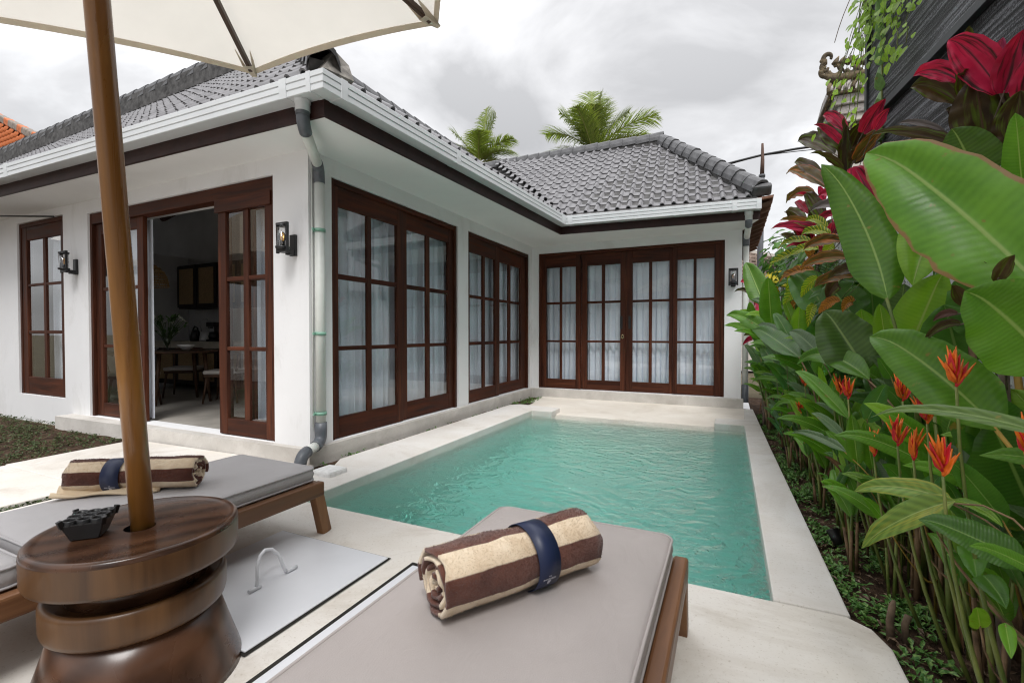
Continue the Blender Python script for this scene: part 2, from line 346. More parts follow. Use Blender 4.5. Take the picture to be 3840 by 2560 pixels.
# eaves: gutter path is the outer top edge
EZ=2.96
PATH=[(-17,2.006),(-2.562,2.385),(-2.328,6.971),(.385,7.180)]
def offs(path,o):   # offset a polyline to its left (towards the house)
    P=[Vector((x,y)) for x,y in path]; R=[]
    for i,p in enumerate(P):
        ns=[]
        for a,b in ((i-1,i),(i,i+1)):
            if 0<=a and b<len(P): t=(P[b]-P[a]).normalized(); ns.append(Vector((-t.y,t.x)))
        n=sum(ns,Vector((0,0))).normalized(); k=1/max(.3,n.dot(ns[0])); R.append(p+n*(o*k))
    return R
def sweep(prof,m,name,par,path=PATH,closed=True,sm=False):
    rows=[[(*q,z) for q in offs(path,o)] for o,z in prof]; b=MB(); n=len(path); k=len(prof)
    vs=[rows[a][i] for i in range(n) for a in range(k)]; fs=[]
    for i in range(n-1):
        for a in range(k if closed else k-1): fs.append((i*k+a,i*k+(a+1)%k,(i+1)*k+(a+1)%k,(i+1)*k+a))
    fs+= [tuple(range(k-1,-1,-1)),tuple(range((n-1)*k,n*k))] if closed else []
    b.add(vs,fs,sm); return b.build(name,m,par)
GP=[(0,EZ),(-.004,EZ-.004),(-.004,EZ-.038),(.004,EZ-.041),(.004,EZ-.045),(-.001,EZ-.048),(-.001,EZ-.086),(.006,EZ-.089),(.006,EZ-.093),(.003,EZ-.096),(.003,EZ-.132),(.008,EZ-.136),(.122,EZ-.136),(.122,EZ-.02),(.116,EZ-.02),(.116,EZ-.128),(.016,EZ-.128),(.012,EZ-.004)]
GUT=sweep(GP,PVC,'gutter',VR)
JP=[(o-.006 if o<.05 else o+.001,z+(.004 if z>EZ-.06 else -.004)) for o,z in ((0,EZ),(-.001,EZ-.066),(.003,EZ-.136),(.12,EZ-.136),(.12,EZ-.02),(.11,EZ-.02))]
def joint(i,t0,t1):
    a=Vector(PATH[i]); b=Vector(PATH[i+1]); L=(b-a).length; d=(b-a)/L
    sweep(JP,PVC,'gutter_joint',GUT,[tuple(a+d*t0),tuple(a+d*t1)])
L0=(Vector(PATH[1])-Vector(PATH[0])).length
for i,a,b in ((0,L0-.42,L0-.35),(0,L0-.155,L0-.115),(0,L0-4.60,L0-4.53),(1,.16,.22),(1,1.62,1.68),(1,4.42,4.585),(2,.03,.10),(2,2.36,2.42),(2,2.66,2.722)): joint(i,a,b)
sweep([(.123,2.825),(.123,2.705),(.148,2.705),(.148,2.825)],FASC,'fascia',VR)
so_=MB(); q=offs(PATH,.148)
so_.add([(*q[0],2.712),(*q[1],2.712),(XP-.1,YL+.1,2.712),(-17,YL+.1,2.712)],[(0,1,2,3)])
so_.add([(*q[1],2.712),(*q[2],2.712),(XP-.1,YW+.1,2.712),(XP-.1,YL+.1,2.712)],[(0,1,2,3)])
so_.add([(*q[2],2.712),(*q[3],2.712),(.17,YW+.1,2.712),(XP-.1,YW+.1,2.712)],[(0,1,2,3)])
so_.build('soffit',WH,VR)
MB().bar((.235,7.31,2.765),(.235,11.2,2.765),.03,.12).build('fascia',FASC,VR)
# ---- roof
A_=Vector((-17,2.006,EZ)); B_=Vector((-2.562,2.385,EZ)); C_=Vector((-2.328,6.971,EZ)); D_=Vector((.385,7.18,EZ)); E_=Vector((.50,11.0,EZ))
AP=Vector((-6.0,5.0,5.40)); RL=Vector((-17.5,5.0,5.17)); VT=Vector((-4.90,9.55,4.90)); RR=Vector((-1.235,9.6,4.905)); SB=Vector((-6.0,11.4,5.50))
ROOF=MB()
off=Vector((0,0,-.02))
ROOF.add([A_+off,B_+off,AP+off,RL+off,B_+off+Vector((-14.4,0,-.288))],[(0,1,4),(4,1,2,3)]); ROOF.add([B_+off,C_+off,VT+off,SB+off,AP+off],[(0,1,2),(0,2,4),(2,3,4)])
ROOF.add([C_+off,D_+off,RR+off,VT+off],[(0,1,2,3)]); ROOF.add([D_+off,E_+off,RR+off],[(0,1,2)])
ROOF.add([RL+off,AP+off,SB+off,Vector((-9,12.4,EZ)),Vector((-17.5,8.2,EZ))],[(0,1,2,3,4)]); ROOF.add([VT+off,RR+off,E_+off,Vector((-4.5,12.2,EZ)),SB+off],[(0,1,2,3,4)])
ROOF=ROOF.build('roof',MORT,VR)
TW,TC=.163,.240
def tile_mesh():
    pr=[(0,.010),(.010,.003),(.088,.002),(.096,.010),(.104,.032),(.126,.043),(.148,.032),(.157,.010),(.168,.006)]
    b=MB(); k=len(pr); L=TC+.05
    vs=[(x,-.0,h+.022) for x,h in pr]+[(x,L,h+.002) for x,h in pr]+[(x,.0,h+.004) for x,h in pr]
    b.add(vs[:2*k],[(i,i+1,k+i+1,k+i) for i in range(k-1)],True); b.add(vs[:k]+vs[2*k:],[(i,k+i,k+i+1,i+1) for i in range(k-1)])
    return b.mesh('roof_tile',TILE)
TM=tile_mesh()
TILES=[]
def slope(P0,P1,R,poly,shrink=0.0,keep=lambda c:True):
    ex=(P1-P0).normalized(); n=ex.cross(R-P0).normalized(); 
    if n.z<0: n=-n
    ey=n.cross(ex).normalized()
    if ey.z<0: ey=-ey
    to2=lambda p:((p-P0).dot(ex),(p-P0).dot(ey)); pg=[to2(p) for p in poly]
    def inside(u,v):
        c=False
        for i in range(len(pg)):
            (x1,y1),(x2,y2)=pg[i-1],pg[i]
            if (y1>v)!=(y2>v) and u<(x2-x1)*(v-y1)/(y2-y1)+x1: c=not c
        return c
    us=[p[0] for p in pg]; vv=[p[1] for p in pg]
    for j in range(int(max(vv)/TC)+1):
        for i in range(int(min(us)/TW)-1,int(max(us)/TW)+1):
            u,v=i*TW,j*TC
            if inside(u+TW*.5,v+TC*.55) and inside(u+TW*.5,v+TC*.95):
                c=P0+ex*u+ey*(v+.09)-n*.035
                if not keep(c): continue
                du,dv=random.gauss(0,.003),random.gauss(0,.004); tw=random.gauss(0,.008)
                m=Matrix((( *ex,0),(*ey,0),(*n,0),(0,0,0,1))).transposed(); m=Matrix.Translation(c+ex*du+ey*dv+n*abs(random.gauss(0,.003)))@m@Matrix.Rotation(tw,4,'Z')
                TILES.append((m,c))
slope(C_,D_,RR,[C_,D_,RR,VT]); nw=len(TILES)
A2_=B_+Vector((-14.4,0,-.288)); slope(A2_,B_,AP,[A2_,B_,AP,RL],keep=lambda c:c.x>-16.9)
slope(B_,C_,AP,[B_,C_,VT,SB,AP])
def rank(i):
    m,c=TILES[i]; d=c.length; return d*(1.0 if i<nw else 1.0) if c.y<7 or i<nw else d*2
vis=[i for i in range(len(TILES))]
def score(i):
    c=TILES[i][1]; p=cam.matrix_basis.inverted()@c
    return i
inv=(Matrix.Translation(cam.location)@cam.rotation_euler.to_matrix().to_4x4()).inverted()
def view(c):
    p=inv@Vector(c); d=-p.z
    return (1176+1067*p.x/d,784-1067*p.y/d,d) if d>.05 else (1e6,1e6,1e6)
def hid(c):
    x,y,d=view(c)
    if x<-20 or x>2380 or y<-10: return True
    if x<590 and y<65+x*.19+4: return True      # behind the parasol canopy
    if 590<=x<1010 and y<178-(x-590)*.27: return True
    return 205<x<270 and y<400                  # behind the pole
order=sorted(vis,key=lambda i:(hid(TILES[i][1]),view(TILES[i][1])[2]))
solo=set(order[:298])
for i in sorted(solo): inst('roof_tile',TM,ROOF,TILES[i][0])
rest=MB(); tv=[v.co.copy() for v in TM.vertices]; tf=[tuple(p.vertices) for p in TM.polygons]; sm=[p.use_smooth for p in TM.polygons]
for i in order[298:]:
    b=len(rest.v); rest.v+=[tuple(TILES[i][0]@v) for v in tv]; rest.f+=[tuple(a+b for a in f) for f in tf]; rest.sm+=sm
o=rest.build('roof_tile',TILE,ROOF); o['kind']='stuff'
def caps(a,b,L,w,h,over=.04,lift=.03):
    a,b=Vector(a),Vector(b); d=(b-a); n=max(1,int(d.length/L)); t=d.normalized(); x=t.cross(V(0,0,1)).normalized(); z=x.cross(t)
    pr=[(-.5,-.7),(-.47,-.1),(-.32,.62),(-.16,.92),(.16,.92),(.32,.62),(.47,-.1),(.5,-.7)]
    M=MB(); k=len(pr); l=d.length/n
    vs=[]
    for q,(s,lf) in enumerate(((-over,.016),(l,0),(-over,-.02))): vs+=[(px*w*(1.06 if q!=1 else .95),s,pz*h+lf) for px,pz in pr]
    M.add(vs[:2*k],[(i,i+1,k+i+1,k+i) for i in range(k-1)],False); M.add(vs[:k]+[(v[0],v[1],v[2]) for v in vs[2*k:]],[(i,k+i,k+i+1,i+1) for i in range(k-1)])
    me=M.mesh('ridge_cap',CAPM)
    for i in range(n):
        m=Matrix((( *x,0),(*t,0),(*z,0),(0,0,0,1))).transposed()
        inst('ridge_cap',me,ROOF,Matrix.Translation(a+t*l*i+z*(lift+random.gauss(0,.004)))@m@Matrix.Rotation(random.gauss(0,.012),4,'Z'))
    mb=MB(); mb.bar(a-z*.06+t*.02,b-z*.06,w*.86,.16,z); mb.build('ridge_mortar',MORT,ROOF)
up=Vector((0,0,.03))
caps(AP+V(0,0,.19),RL+V(0,0,.19),.36,.26,.14); caps(B_+V(-.10,.10,.10),AP+up,.33,.22,.10); caps(AP+up,SB+up,.36,.24,.12)
caps(RR+up,VT+up+V(-.25,0,0),.245,.23,.11); caps(D_+V(-.03,.12,.15),RR+up+V(0,-.02,-.03),.27,.24,.105)
MB().bar((-6,4.98,5.47),(-17.5,4.98,5.24),.22,.30).build('ridge_mortar',MORT,ROOF)
mo=MB(); mo.add([(-2.60,2.44,2.97),(-2.78,2.48,2.97),(-2.76,2.60,3.17),(-2.66,2.59,3.19),(-2.56,2.66,2.98),(-2.65,2.70,3.14)],[(0,1,2,3),(0,3,5,4)]); mo.build('hip_end_mortar',mat('hip_mortar',(.20,.185,.165),.85,.6,14,.6,40),ROOF,solid=.05)
MB().bar(D_+V(.0,.06,.10),D_+V(.0,.12,.17),.25,.17).build('hip_end_mortar',CAPM,ROOF,bevel=.03)
# serrated tile edge along the right eave
ev=MB()
for k in range(15):
    y=7.22+k*.25; ev.add([(.33,y,2.95),(.33,y+.27,2.95),(.52,y+.27,2.93),(.52,y,2.965),(.33,y,2.98),(.33,y+.27,2.98),(.535,y+.27,2.955),(.535,y,3.0)],[(0,3,2,1),(4,5,6,7),(3,7,6,2),(0,4,7,3)])
ev.build('eave_tile',mat('eave_tile_under',(.16,.075,.045),.8,.4,10,.2,50),ROOF)['kind']='stuff'
sr=MB()
for k in range(10): sr.bar((.2,7.6+k*.38,2.80),(.51,7.6+k*.38,2.92),.05,.06)
sr.add([(.185,7.25,2.845),(.515,7.25,2.935),(.515,11,2.935),(.185,11,2.845)],[(0,1,2,3)])
sr.build('eave_batten',mat('eave_batten_wood',(.12,.06,.035),.8,.3),ROOF)
# ---- doors and windows
def unit(name,plane,pos,out,outer,leaves,rows,hw,mv=None,label=None,header=None,glass_o=-.075):
    """outer=(u0,u1,z0,z1) frame; leaves=[(u0,u1,[(g0,g1),..],o)]; rows=[(z0,z1)...] glass rows"""
    def P(u,z,o): return (u,pos+out*o,z) if plane=='y' else (pos+out*o,u,z)
    def bx(u0,u1,z0,z1,o0,o1):
        a=P(u0,z0,o0); b=P(u1,z1,o1); return MB().box(min(a[0],b[0]),max(a[0],b[0]),min(a[1],b[1]),max(a[1],b[1]),z0,z1)
    u0,u1,z0,z1=outer; fr=MB(); j=.05
    JB=(bx(u0+.001,u0+j,z0,z1,-.14,-.022),bx(u1-j,u1-.001,z0,z1,-.14,-.022))
    F=bpy.data.objects.new(name,None); link(F,VR)
    if label: F['label']=label
    for q in JB: q.build('jamb',WV,F,bevel=.003)
    ht=header if header else z1-.055
    bx(u0+j,u1-j,ht,z1-.001,-.14,-.024).build('head_rail',hw,F,bevel=.003)
    for (a,b,gl,o) in leaves:
        g0,g1=gl[0][0],gl[-1][1]; bot=z0+.006; top=ht-.002
        bx(a,g0,bot,top,o-.045,o).build('stile',WV,F,bevel=.004); bx(g1,b,bot,top,o-.045,o).build('stile',WV,F,bevel=.004)
        bx(g0,g1,bot,rows[0][0],o-.043,o-.002).build('rail',hw,F,bevel=.004); bx(g0,g1,rows[-1][1],top,o-.043,o-.002).build('rail',hw,F,bevel=.004)
        for (c,d),(e_,f) in zip(gl[:-1],gl[1:]): bx(d,e_,rows[0][0],rows[-1][1],o-.038,o-.006).build('muntin',WV,F,bevel=.004)
        for (c,d),(e_,f) in zip(rows[:-1],rows[1:]):
            for (ga,gb) in gl: bx(ga,gb,d,e_,o-.038,o-.007).build('muntin',hw,F,bevel=.004)
        for (ga,gb) in gl:
            for (ra,rb) in rows:
                bx(ga-.002,gb+.002,ra-.002,rb+.002,o-.026,o-.020).build('pane',GLASS,F)
    return F,P
R3=[(.335,.98),(1.02,1.655),(1.70,2.315)]
R3=[(.333,.96),(1.001,1.635),(1.684,2.315)]
unit('sliding_window','x',XP,1,(3.17,5.36,.13,2.555),[(3.22,4.225,[(3.276,3.667),(3.731,4.135)],-.03),(4.229,5.31,[(4.329,4.714),(4.787,5.204)],-.05)],R3,WHY,label='larger dark wood sliding window on the pool side nearest the corner pipe')
unit('sliding_window','x',XP,1,(5.63,7.82,.13,2.555),[(5.68,6.64,[(5.717,6.118),(6.187,6.52)],-.03),(6.644,7.77,[(6.722,7.069),(7.156,7.561)],-.06)],[(.31,.955),(1.003,1.63),(1.674,2.28)],WHY,label='dark wood sliding window by the inner corner of the pool side')
F3,P3=unit('sliding_door','y',YW,-1,(-3.18,-.07,.13,2.578),[(-3.13,-2.392,[(-3.042,-2.783),(-2.741,-2.481)],-.03),(-2.386,-1.603,[(-2.283,-2.019),(-1.966,-1.696)],-.055),(-1.60,-.843,[(-1.492,-1.221),(-1.172,-.897)],-.055),(-.837,-.12,[(-.77,-.526),(-.481,-.22)],-.03)],[(.30,.965),(1.0,1.65),(1.69,2.315)],WHX,label='four leaf dark wood sliding door at the far end of the pool')
for x in (-1.675,-1.535):
    h=MB(); h.box(x-.022,x+.022,YW+.05-.0,YW+.0535,1.20,1.42); h.build('handle',BLK,F3,bevel=.004)
    h=MB(); h.box(x-.010,x+.010,YW+.046,YW+.0505,1.225,1.395); h.build('handle',BLKP,F3,bevel=.003)
MB().tube([(-1.655+.018*math.cos(k*.6283),YW+.05,1.07+.032*math.sin(k*.6283)) for k in range(10)],.006,6,True).build('lock_plate',BRASS,F3)
F4,P4=unit('sliding_door','y',YL,-1,(-6.985,-3.75,.13,2.556),[(-6.93,-5.93,[(-6.80,-6.45),(-6.38,-6.05)],-.055),(-4.57,-3.80,[(-4.455,-4.205),(-4.13,-3.894)],-.022),(-4.615,-3.86,[(-4.50,-4.21),(-4.13,-3.95)],-.078)],[(.29,.955),(.992,1.63),(1.671,2.304)],WHX,header=2.43,label='half open dark wood sliding door facing the terrace')
MB().box(-4.60,-3.80,YL+.005,YL+.02,2.302,2.428).build('head_rail',WHX,F4,bevel=.003)
k_=MB(); k_.box(-5.885,-5.853,YL-.03,YL-.01,1.10,1.155); k_.tube([(-5.868,YL-.045,1.13),(-5.868,YL-.046,1.05)],.008,6); k_.build('lock_key',BRASS,F4)
unit('casement_window','y',YL,-1,(-8.845,-7.577,.302,2.612),[(-8.79,-7.63,[(-8.656,-8.21),(-8.138,-7.722)],-.03)],[(.537,1.12),(1.161,1.758),(1.792,2.38)],WHX,label='tall narrow dark wood window left of the open door')
MB().tube([(-8.6,2.55,2.62),(-7.75,2.89,2.60)],.010,6).build('tie_rod',BLK,VR)
# ---- interior of the villa
MB().box(-11.3,-3.47,3.08,5.6,.02,.122).build('floor',CEM,VR)
MB().box(-5.1,-3.47,5.71,8.109,.02,.122).build('floor',CEM,VR); MB().box(-5.1,.03,8.11,11.9,.02,.122).build('floor',CEM,VR)
wi=MB(); wi.box(-11.3,-5.7,5.62,5.70,.0,4.45); wi.box(-5.7,-3.47,5.62,5.70,0,2.72); wi.box(-5.2,-5.1,5.71,11.9,0,2.7); wi.box(-9.75,-9.65,3.08,5.6,0,2.6); wi.box(-3.9,-3.8,3.10,5.5,.0,2.75); wi.build('inner_wall',mat('dimmed_inner_plaster',(.52,.515,.51),.8,.1,2,.15,30,.2),VR)  # plaster greyed below the white walls, so the room's dimness sits in its colour
ce=MB(); ce.add([(-11.3,3.08,2.62),(-3.47,3.08,2.62),(-3.47,3.55,2.62),(-11.3,3.55,2.62),(-11.3,3.55,2.70),(-3.47,3.55,2.70),(-5.75,5.62,4.3),(-11.3,5.62,4.3),(-5.75,3.55,2.70),(-3.47,5.62,2.70),(-5.75,5.62,2.70)],[(0,1,2,3),(3,2,5,4),(4,8,6,7),(8,5,9,10),(8,10,6)])
ce.add([(-5.1,5.71,2.70),(-3.47,5.71,2.70),(-3.47,11.9,2.70),(-5.1,11.9,2.70),(-3.47,8.11,2.70),(.03,8.11,2.70),(.03,11.9,2.70)],[(0,1,2,3),(4,5,6,2)]); ce.build('ceiling',WH,VR)
for x in (-10.2,-9.2,-8.0,-6.8): MB().bar((x,3.6,2.66),(x,5.55,4.16),.08,.14).build('ceiling_beam',FASC,VR)
# ---------------------------------------------------------------- curtains
def curtain(label,plane,pos,u0,u1,z0,z1,folds,amp=.035,seed=0,gather=0,grp='sheer white curtains behind the glass'):
    rnd=random.Random(seed); n=int(folds*8); nz=12; ph=[rnd.uniform(-.6,.6) for _ in range(int(folds)+3)]
    def P(i,j):
        f=i/n; t=j/nz; u=u0+(u1-u0)*f
        if gather: u=u0+(u1-u0)*(f*(1-gather*(1-t)**1.5*.5)+gather*.25*(1-t)*.5)
        a=2*math.pi*(f*folds)+ph[int(f*folds)]*(1-.4*t)+.5*mnoise.noise((f*5,t*2,seed))
        o=amp*math.sin(a)*(.75+.5*mnoise.noise((f*9,t*1.3,seed+5)))+.012*math.sin(2.3*a+1)
        u+=.012*math.cos(a)*(1+t)
        z=z0+(z1-z0)*t
        return (u,pos+o,z) if plane=='y' else (pos+o,u,z)
    o=MB().grid(P,n+1,nz+1).build('curtain',SHEER); return tag(o,label,'curtain',grp)
curtain('sheer white curtain behind the near half of the larger pool side window','x',XP-.185,3.2,4.30,.14,2.50,11,.03,1)
curtain('sheer white curtain behind the far half of the larger pool side window','x',XP-.185,4.30,5.34,.14,2.50,9,.032,2)
curtain('sheer white curtain behind the window by the inner corner','x',XP-.185,5.66,7.72,.14,2.50,17,.034,3)
curtain('sheer white curtain bunched behind the leftmost leaf of the far sliding door','y',YW+.19,-3.10,-2.35,.14,2.55,7,.04,4,.25)
curtain('sheer white curtain behind the second leaf from the left of the far sliding door','y',YW+.19,-2.33,-1.60,.14,2.55,6,.04,5,.15)
curtain('sheer white curtain behind the third leaf from the left of the far sliding door','y',YW+.19,-1.58,-.83,.14,2.55,7,.04,6,.2)
curtain('sheer white curtain behind the rightmost leaf of the far sliding door','y',YW+.19,-.81,-.10,.14,2.55,6,.035,7)
curtain('sheer white curtain behind the right leaf of the half open terrace door','y',YL+.25,-4.47,-3.80,.14,2.42,6,.03,8)
curtain('loose end of sheer white curtain hanging in the open doorway','y',YL+.17,-6.12,-5.95,.15,2.42,2,.02,9)
curtain('sheer white curtain behind the closed left leaf of the terrace door','y',YL+.20,-6.47,-6.13,.15,2.42,3,.03,10)
curtain('sheer white curtain drawn to the right of the tall narrow window','y',YL+.19,-8.36,-7.62,.33,2.36,5,.035,11,-.3)
# ---------------------------------------------------------------- wall lanterns
AMB=NT('amber_bulb'); _t=AMB.n('ShaderNodeBsdfTransparent'); _t.inputs[0].default_value=(.95,.72,.38,1); _g=AMB.n('ShaderNodeBsdfGlossy',Roughness=.03); _f=AMB.n('ShaderNodeFresnel',IOR=1.5); _m=AMB.n('ShaderNodeMixShader'); AMB.l(_f.outputs[0],_m.inputs[0]); AMB.l(_t.outputs[0],_m.inputs[1]); AMB.l(_g.outputs[0],_m.inputs[2]); AMB=AMB.fin(_m.outputs[0])
FILA=mat('bulb_filament',(.75,.42,.12),.4,.1)
def lantern(x,y,z,label):    # x centre, y wall face, z bottom
    t=thing('wall_lantern',label,'lantern',(x,y,z),'black wall lanterns on the white walls'); c=y-.125
    MB().box(x-.034,x+.034,y-.028,y-.001,z+.0,z+.185).build('back_plate',BLK,t,bevel=.003)
    MB().box(x-.03,x+.03,y-.075,y-.028,z+.004,z+.05).build('arm',BLK,t,bevel=.003)
    for s in (-1,1): MB().box(x+s*.058-.009,x+s*.058+.009,c-.012,c+.012,z+.01,z+.272).build('side_bar',BLK,t,bevel=.002)
    MB().box(x-.049,x+.049,c-.012,c+.012,z+.255,z+.272).build('top_bar',BLK,t,bevel=.002)
    MB().box(x-.049,x+.049,c-.013,c+.05,z+.018,z+.04).build('cross_bar',BLK,t,bevel=.002)
    MB().lathe([(.02,z+.04),(.052,z+.045),(.056,z+.055),(.056,z+.066)],(x,c,0),24).build('base_dish',BLK,t)
    MB().lathe([(.047,z+.066),(.047,z+.25),(.044,z+.25),(.044,z+.066)],(x,c,0),28,False).build('glass_cylinder',LGLASS,t)
    MB().lathe([(.05,z+.236),(.052,z+.254),(.046,z+.254),(.044,z+.236)],(x,c,0),28,False).build('top_ring',BLK,t)
    MB().lathe([(.021,z+.066),(.021,z+.112)],(x,c,0),18).build('bulb_socket',BLKP,t)
    b=MB().lathe([(.018,z+.112),(.024,z+.122),(.025,z+.160),(.021,z+.178),(.012,z+.188),(.002,z+.191)],(x,c,0),20).build('bulb',AMB,t)
    MB().tube([(x-.008,c,z+.115),(x-.006,c,z+.165),(x+.004,c,z+.12),(x+.008,c,z+.168)],.0022,5).build('filament',FILA,b)
lantern(-3.475,YL,1.80,'black wall lantern with clear glass right of the half open terrace door')
lantern(-7.24,YL,1.84,'black wall lantern with clear glass between the narrow window and the terrace door')
lantern(.05,YW,1.84,'small black wall lantern at the far right end of the pool house wall')
# ---------------------------------------------------------------- rain pipes
def arc(p0,p1,p2,n=6): return [Vector(p0)*(1-t)**2+Vector(p1)*2*t*(1-t)+Vector(p2)*t*t for t in [k/n for k in range(n+1)]]
t=thing('rain_pipe','white rain pipe with grey elbows running down the near corner of the villa','drainpipe',(-3.25,2.98,0))
MB().lathe([(.052,2.74),(.052,2.80),(.058,2.80),(.058,2.835)],(-2.84,2.455,0),20).build('outlet',PVC,t)
a=arc((-2.84,2.455,2.77),(-2.84,2.455,2.66),(-2.905,2.538,2.635)); MB().tube(a,.047,16).build('elbow',PVCG,t)
MB().lathe([(.049,2.715),(.049,2.755),(.051,2.755)],(-2.84,2.455,0),20).build('collar',PVCG,t)
MB().tube([(-2.89,2.52,2.64),(-3.22,2.94,2.565)],.041,16).build('sloping_pipe',PIPE,t)
MB().tube(arc((-3.19,2.90,2.575),(-3.25,2.98,2.56),(-3.25,2.98,2.47))+[Vector((-3.25,2.98,2.43))],.046,16).build('elbow',PVCG,t)
MB().tube([(-3.25,2.98,2.45),(-3.25,2.98,.30)],.042,18).build('upright_pipe',PIPE,t)
MB().tube([(-3.292,2.935,.3),(-3.292,2.935,2.7)],.006,6).build('earth_wire',PIPE,t)
MB().tube([Vector((-3.25,2.98,.34)),Vector((-3.25,2.98,.26))]+arc((-3.25,2.98,.24),(-3.25,2.98,.16),(-3.215,2.88,.15)),.049,16).build('elbow',PVCG,t)
MB().tube([(-3.22,2.9,.152),(-3.17,2.74,.135)],.042,14).build('outfall_pipe',PIPE,t)
MB().tube(arc((-3.18,2.77,.138),(-3.15,2.68,.13),(-3.145,2.665,.04)),.049,16).build('elbow',PVCG,t)
for z in (2.02,1.12,.42):
    c=MB(); c.lathe([(.044,z-.014),(.049,z-.014),(.049,z+.014),(.044,z+.014)],(-3.25,2.98,0),18,False); c.box(-3.306,-3.285,2.955,2.975,z-.01,z+.01); c.bar((-3.26,2.935,z),(-3.25,2.90,z),.012,.02); c.build('pipe_clip',CLIP,t)
t=thing('rain_pipe','white rain pipe at the far right corner of the villa beside the plants','drainpipe',(.225,7.99,0))
MB().lathe([(.048,2.70),(.048,2.77),(.055,2.77),(.055,2.83)],(.235,7.29,0),18).build('outlet',PVC,t)
MB().tube(arc((.235,7.29,2.72),(.235,7.29,2.66),(.235,7.36,2.64)),.047,14).build('elbow',PVCG,t)
MB().tube([(.235,7.34,2.645),(.23,7.95,2.58)],.042,14).build('sloping_pipe',PIPE,t)
MB().tube(arc((.23,7.92,2.585),(.225,7.99,2.56),(.225,7.99,2.46)),.046,14).build('elbow',PVCG,t)
MB().tube([(.225,7.99,2.48),(.225,7.99,.30)],.042,14).build('upright_pipe',PIPE,t)
MB().tube([(.225,7.99,.34),(.225,7.99,.1),(.225,7.985,.06)],.05,14).build('elbow',PVCG,t)
c=MB(); c.lathe([(.044,1.98),(.049,1.98),(.049,2.01),(.044,2.01)],(.225,7.99,0),16,False); c.build('pipe_clip',CLIP,t)
# ---------------------------------------------------------------- kitchen and dining seen through the open door
t=thing('upper_cabinet','dark upper cabinet with cane doors on the kitchen wall','cabinet',(-8.5,5.4,1.55))
DKW=mat('black_cabinet_wood',(.018,.012,.010),.5,.3); CANE=mat('cane_panel',(.30,.20,.10),.7,.2,40,.3,150)
cb=MB(); cb.box(-9.33,-7.0,5.24,5.61,1.58,2.38); cb.build('carcass',DKW,t,bevel=.004)
for k in range(4):
    x=-9.31+k*.58; d=MB(); d.box(x+.005,x+.56,5.20,5.238,1.60,2.36); d=d.build('cabinet_door',DKW,t,bevel=.003); MB().box(x+.08,x+.49,5.192,5.199,1.66,2.30).build('cane_panel',CANE,d)
t=thing('kitchen_counter','pale stone kitchen counter with cane fronted base cabinets','counter',(-8.2,5.2,.12))
MB().box(-9.5,-6.6,4.86,5.61,.87,.985).build('worktop',mat('counter_stone',(.42,.38,.31),.4,.15,6,.1,40),t,bevel=.004)
MB().box(-9.5,-6.6,4.98,5.60,.22,.869).build('carcass',DKW,t)
for k in range(5):
    x=-9.48+k*.58; d=MB().box(x+.01,x+.56,4.94,4.978,.26,.84).build('cabinet_door',DKW,t,bevel=.003); MB().box(x+.08,x+.49,4.932,4.939,.31,.79).build('cane_panel',CANE,d)
DWOOD=mat('dining_wood',(.085,.042,.022),.45,.3,12,.05,60); SEATF=cloth('seat_linen',(.60,.56,.52),0)
t=thing('dining_table','round dark wood dining table laid for a meal','table',(-7.35,4.1,.122))
MB().lathe([(.50,.72),(.55,.735),(.55,.748)],(-7.35,4.1,.122),36).build('tabletop',DWOOD,t)
for a in (.5,2.07,3.64,5.2): MB().tube([(-7.35+.38*math.cos(a),4.1+.38*math.sin(a),.85),(-7.35+.46*math.cos(a),4.1+.46*math.sin(a),.122)],[.03,.018],8).build('leg',DWOOD,t)
def chair(x,y,rz,label):
    t=thing('dining_chair',label,'chair',(x,y,.122),'wooden dining chairs with pale seats',rz); R=WM[t]
    for lx in (-.21,.21):
        for ly in (-.2,.2): MB().tube([(lx*.9,ly*.9,.42),(lx*1.12,ly*1.12,0)],[.02,.013],8).build('leg',DWOOD,t,mw=R)
    MB().box(-.22,.22,-.22,.22,.375,.415).build('seat_frame',DWOOD,t,.01,mw=R); MB().box(-.23,.23,-.22,.23,.418,.47).build('seat',SEATF,t,.02,mw=R)
    for lx in (-.21,.21): MB().tube([(lx,-.19,.40),(lx*1.1,-.27,.74)],.016,8).build('back_post',DWOOD,t,mw=R)
    MB().tube([(-.24,-.15,.70),(-.20,-.27,.735),(0,-.31,.745),(.20,-.27,.735),(.24,-.15,.70)],[.015,.026,.03,.026,.015],8).build('backrest',DWOOD,t,mw=R)
chair(-6.72,4.42,2.2,'dining chair with pale seat nearest the door leaf, right of the table')
chair(-7.5,3.62,-.1,'dining chair with pale seat on the near side of the table by the curtain')
chair(-7.95,4.55,-2.4,'dining chair tucked behind the far side of the dining table')
t=thing('pendant_lamp','woven rattan pendant lamp above the dining table','lamp',(-8.42,4.3,1.88)); RAT=mat('rattan',(.42,.27,.12),.7,.25,30,.2,90)
for k in range(7):
    z=[.0,.08,.16,.23,.29,.33,.35][k]; r=[.25,.245,.225,.19,.14,.08,.04][k]; MB().tube([(-8.42+r*math.cos(a*.262),4.3+r*math.sin(a*.262),1.88+z) for a in range(24)],.011 if k%2 else .008,5,True).build('rattan_hoop',RAT,t)
rb=MB()
for k in range(40):
    a=k*.157
    for s in (-1,1): rb.tube([(-8.42+r*math.cos(a+s*q),4.3+r*math.sin(a+s*q),1.88+z) for z,r,q in ((0,.25,0),(.12,.235,.18),(.23,.19,.3),(.33,.08,.42))],.003,4,caps=False)
rb.build('rattan_weave',RAT,t)['kind']='stuff'
MB().tube([(-8.42,4.3,2.22),(-8.42,4.3,3.2)],.006,6).build('cord',BLK,t)
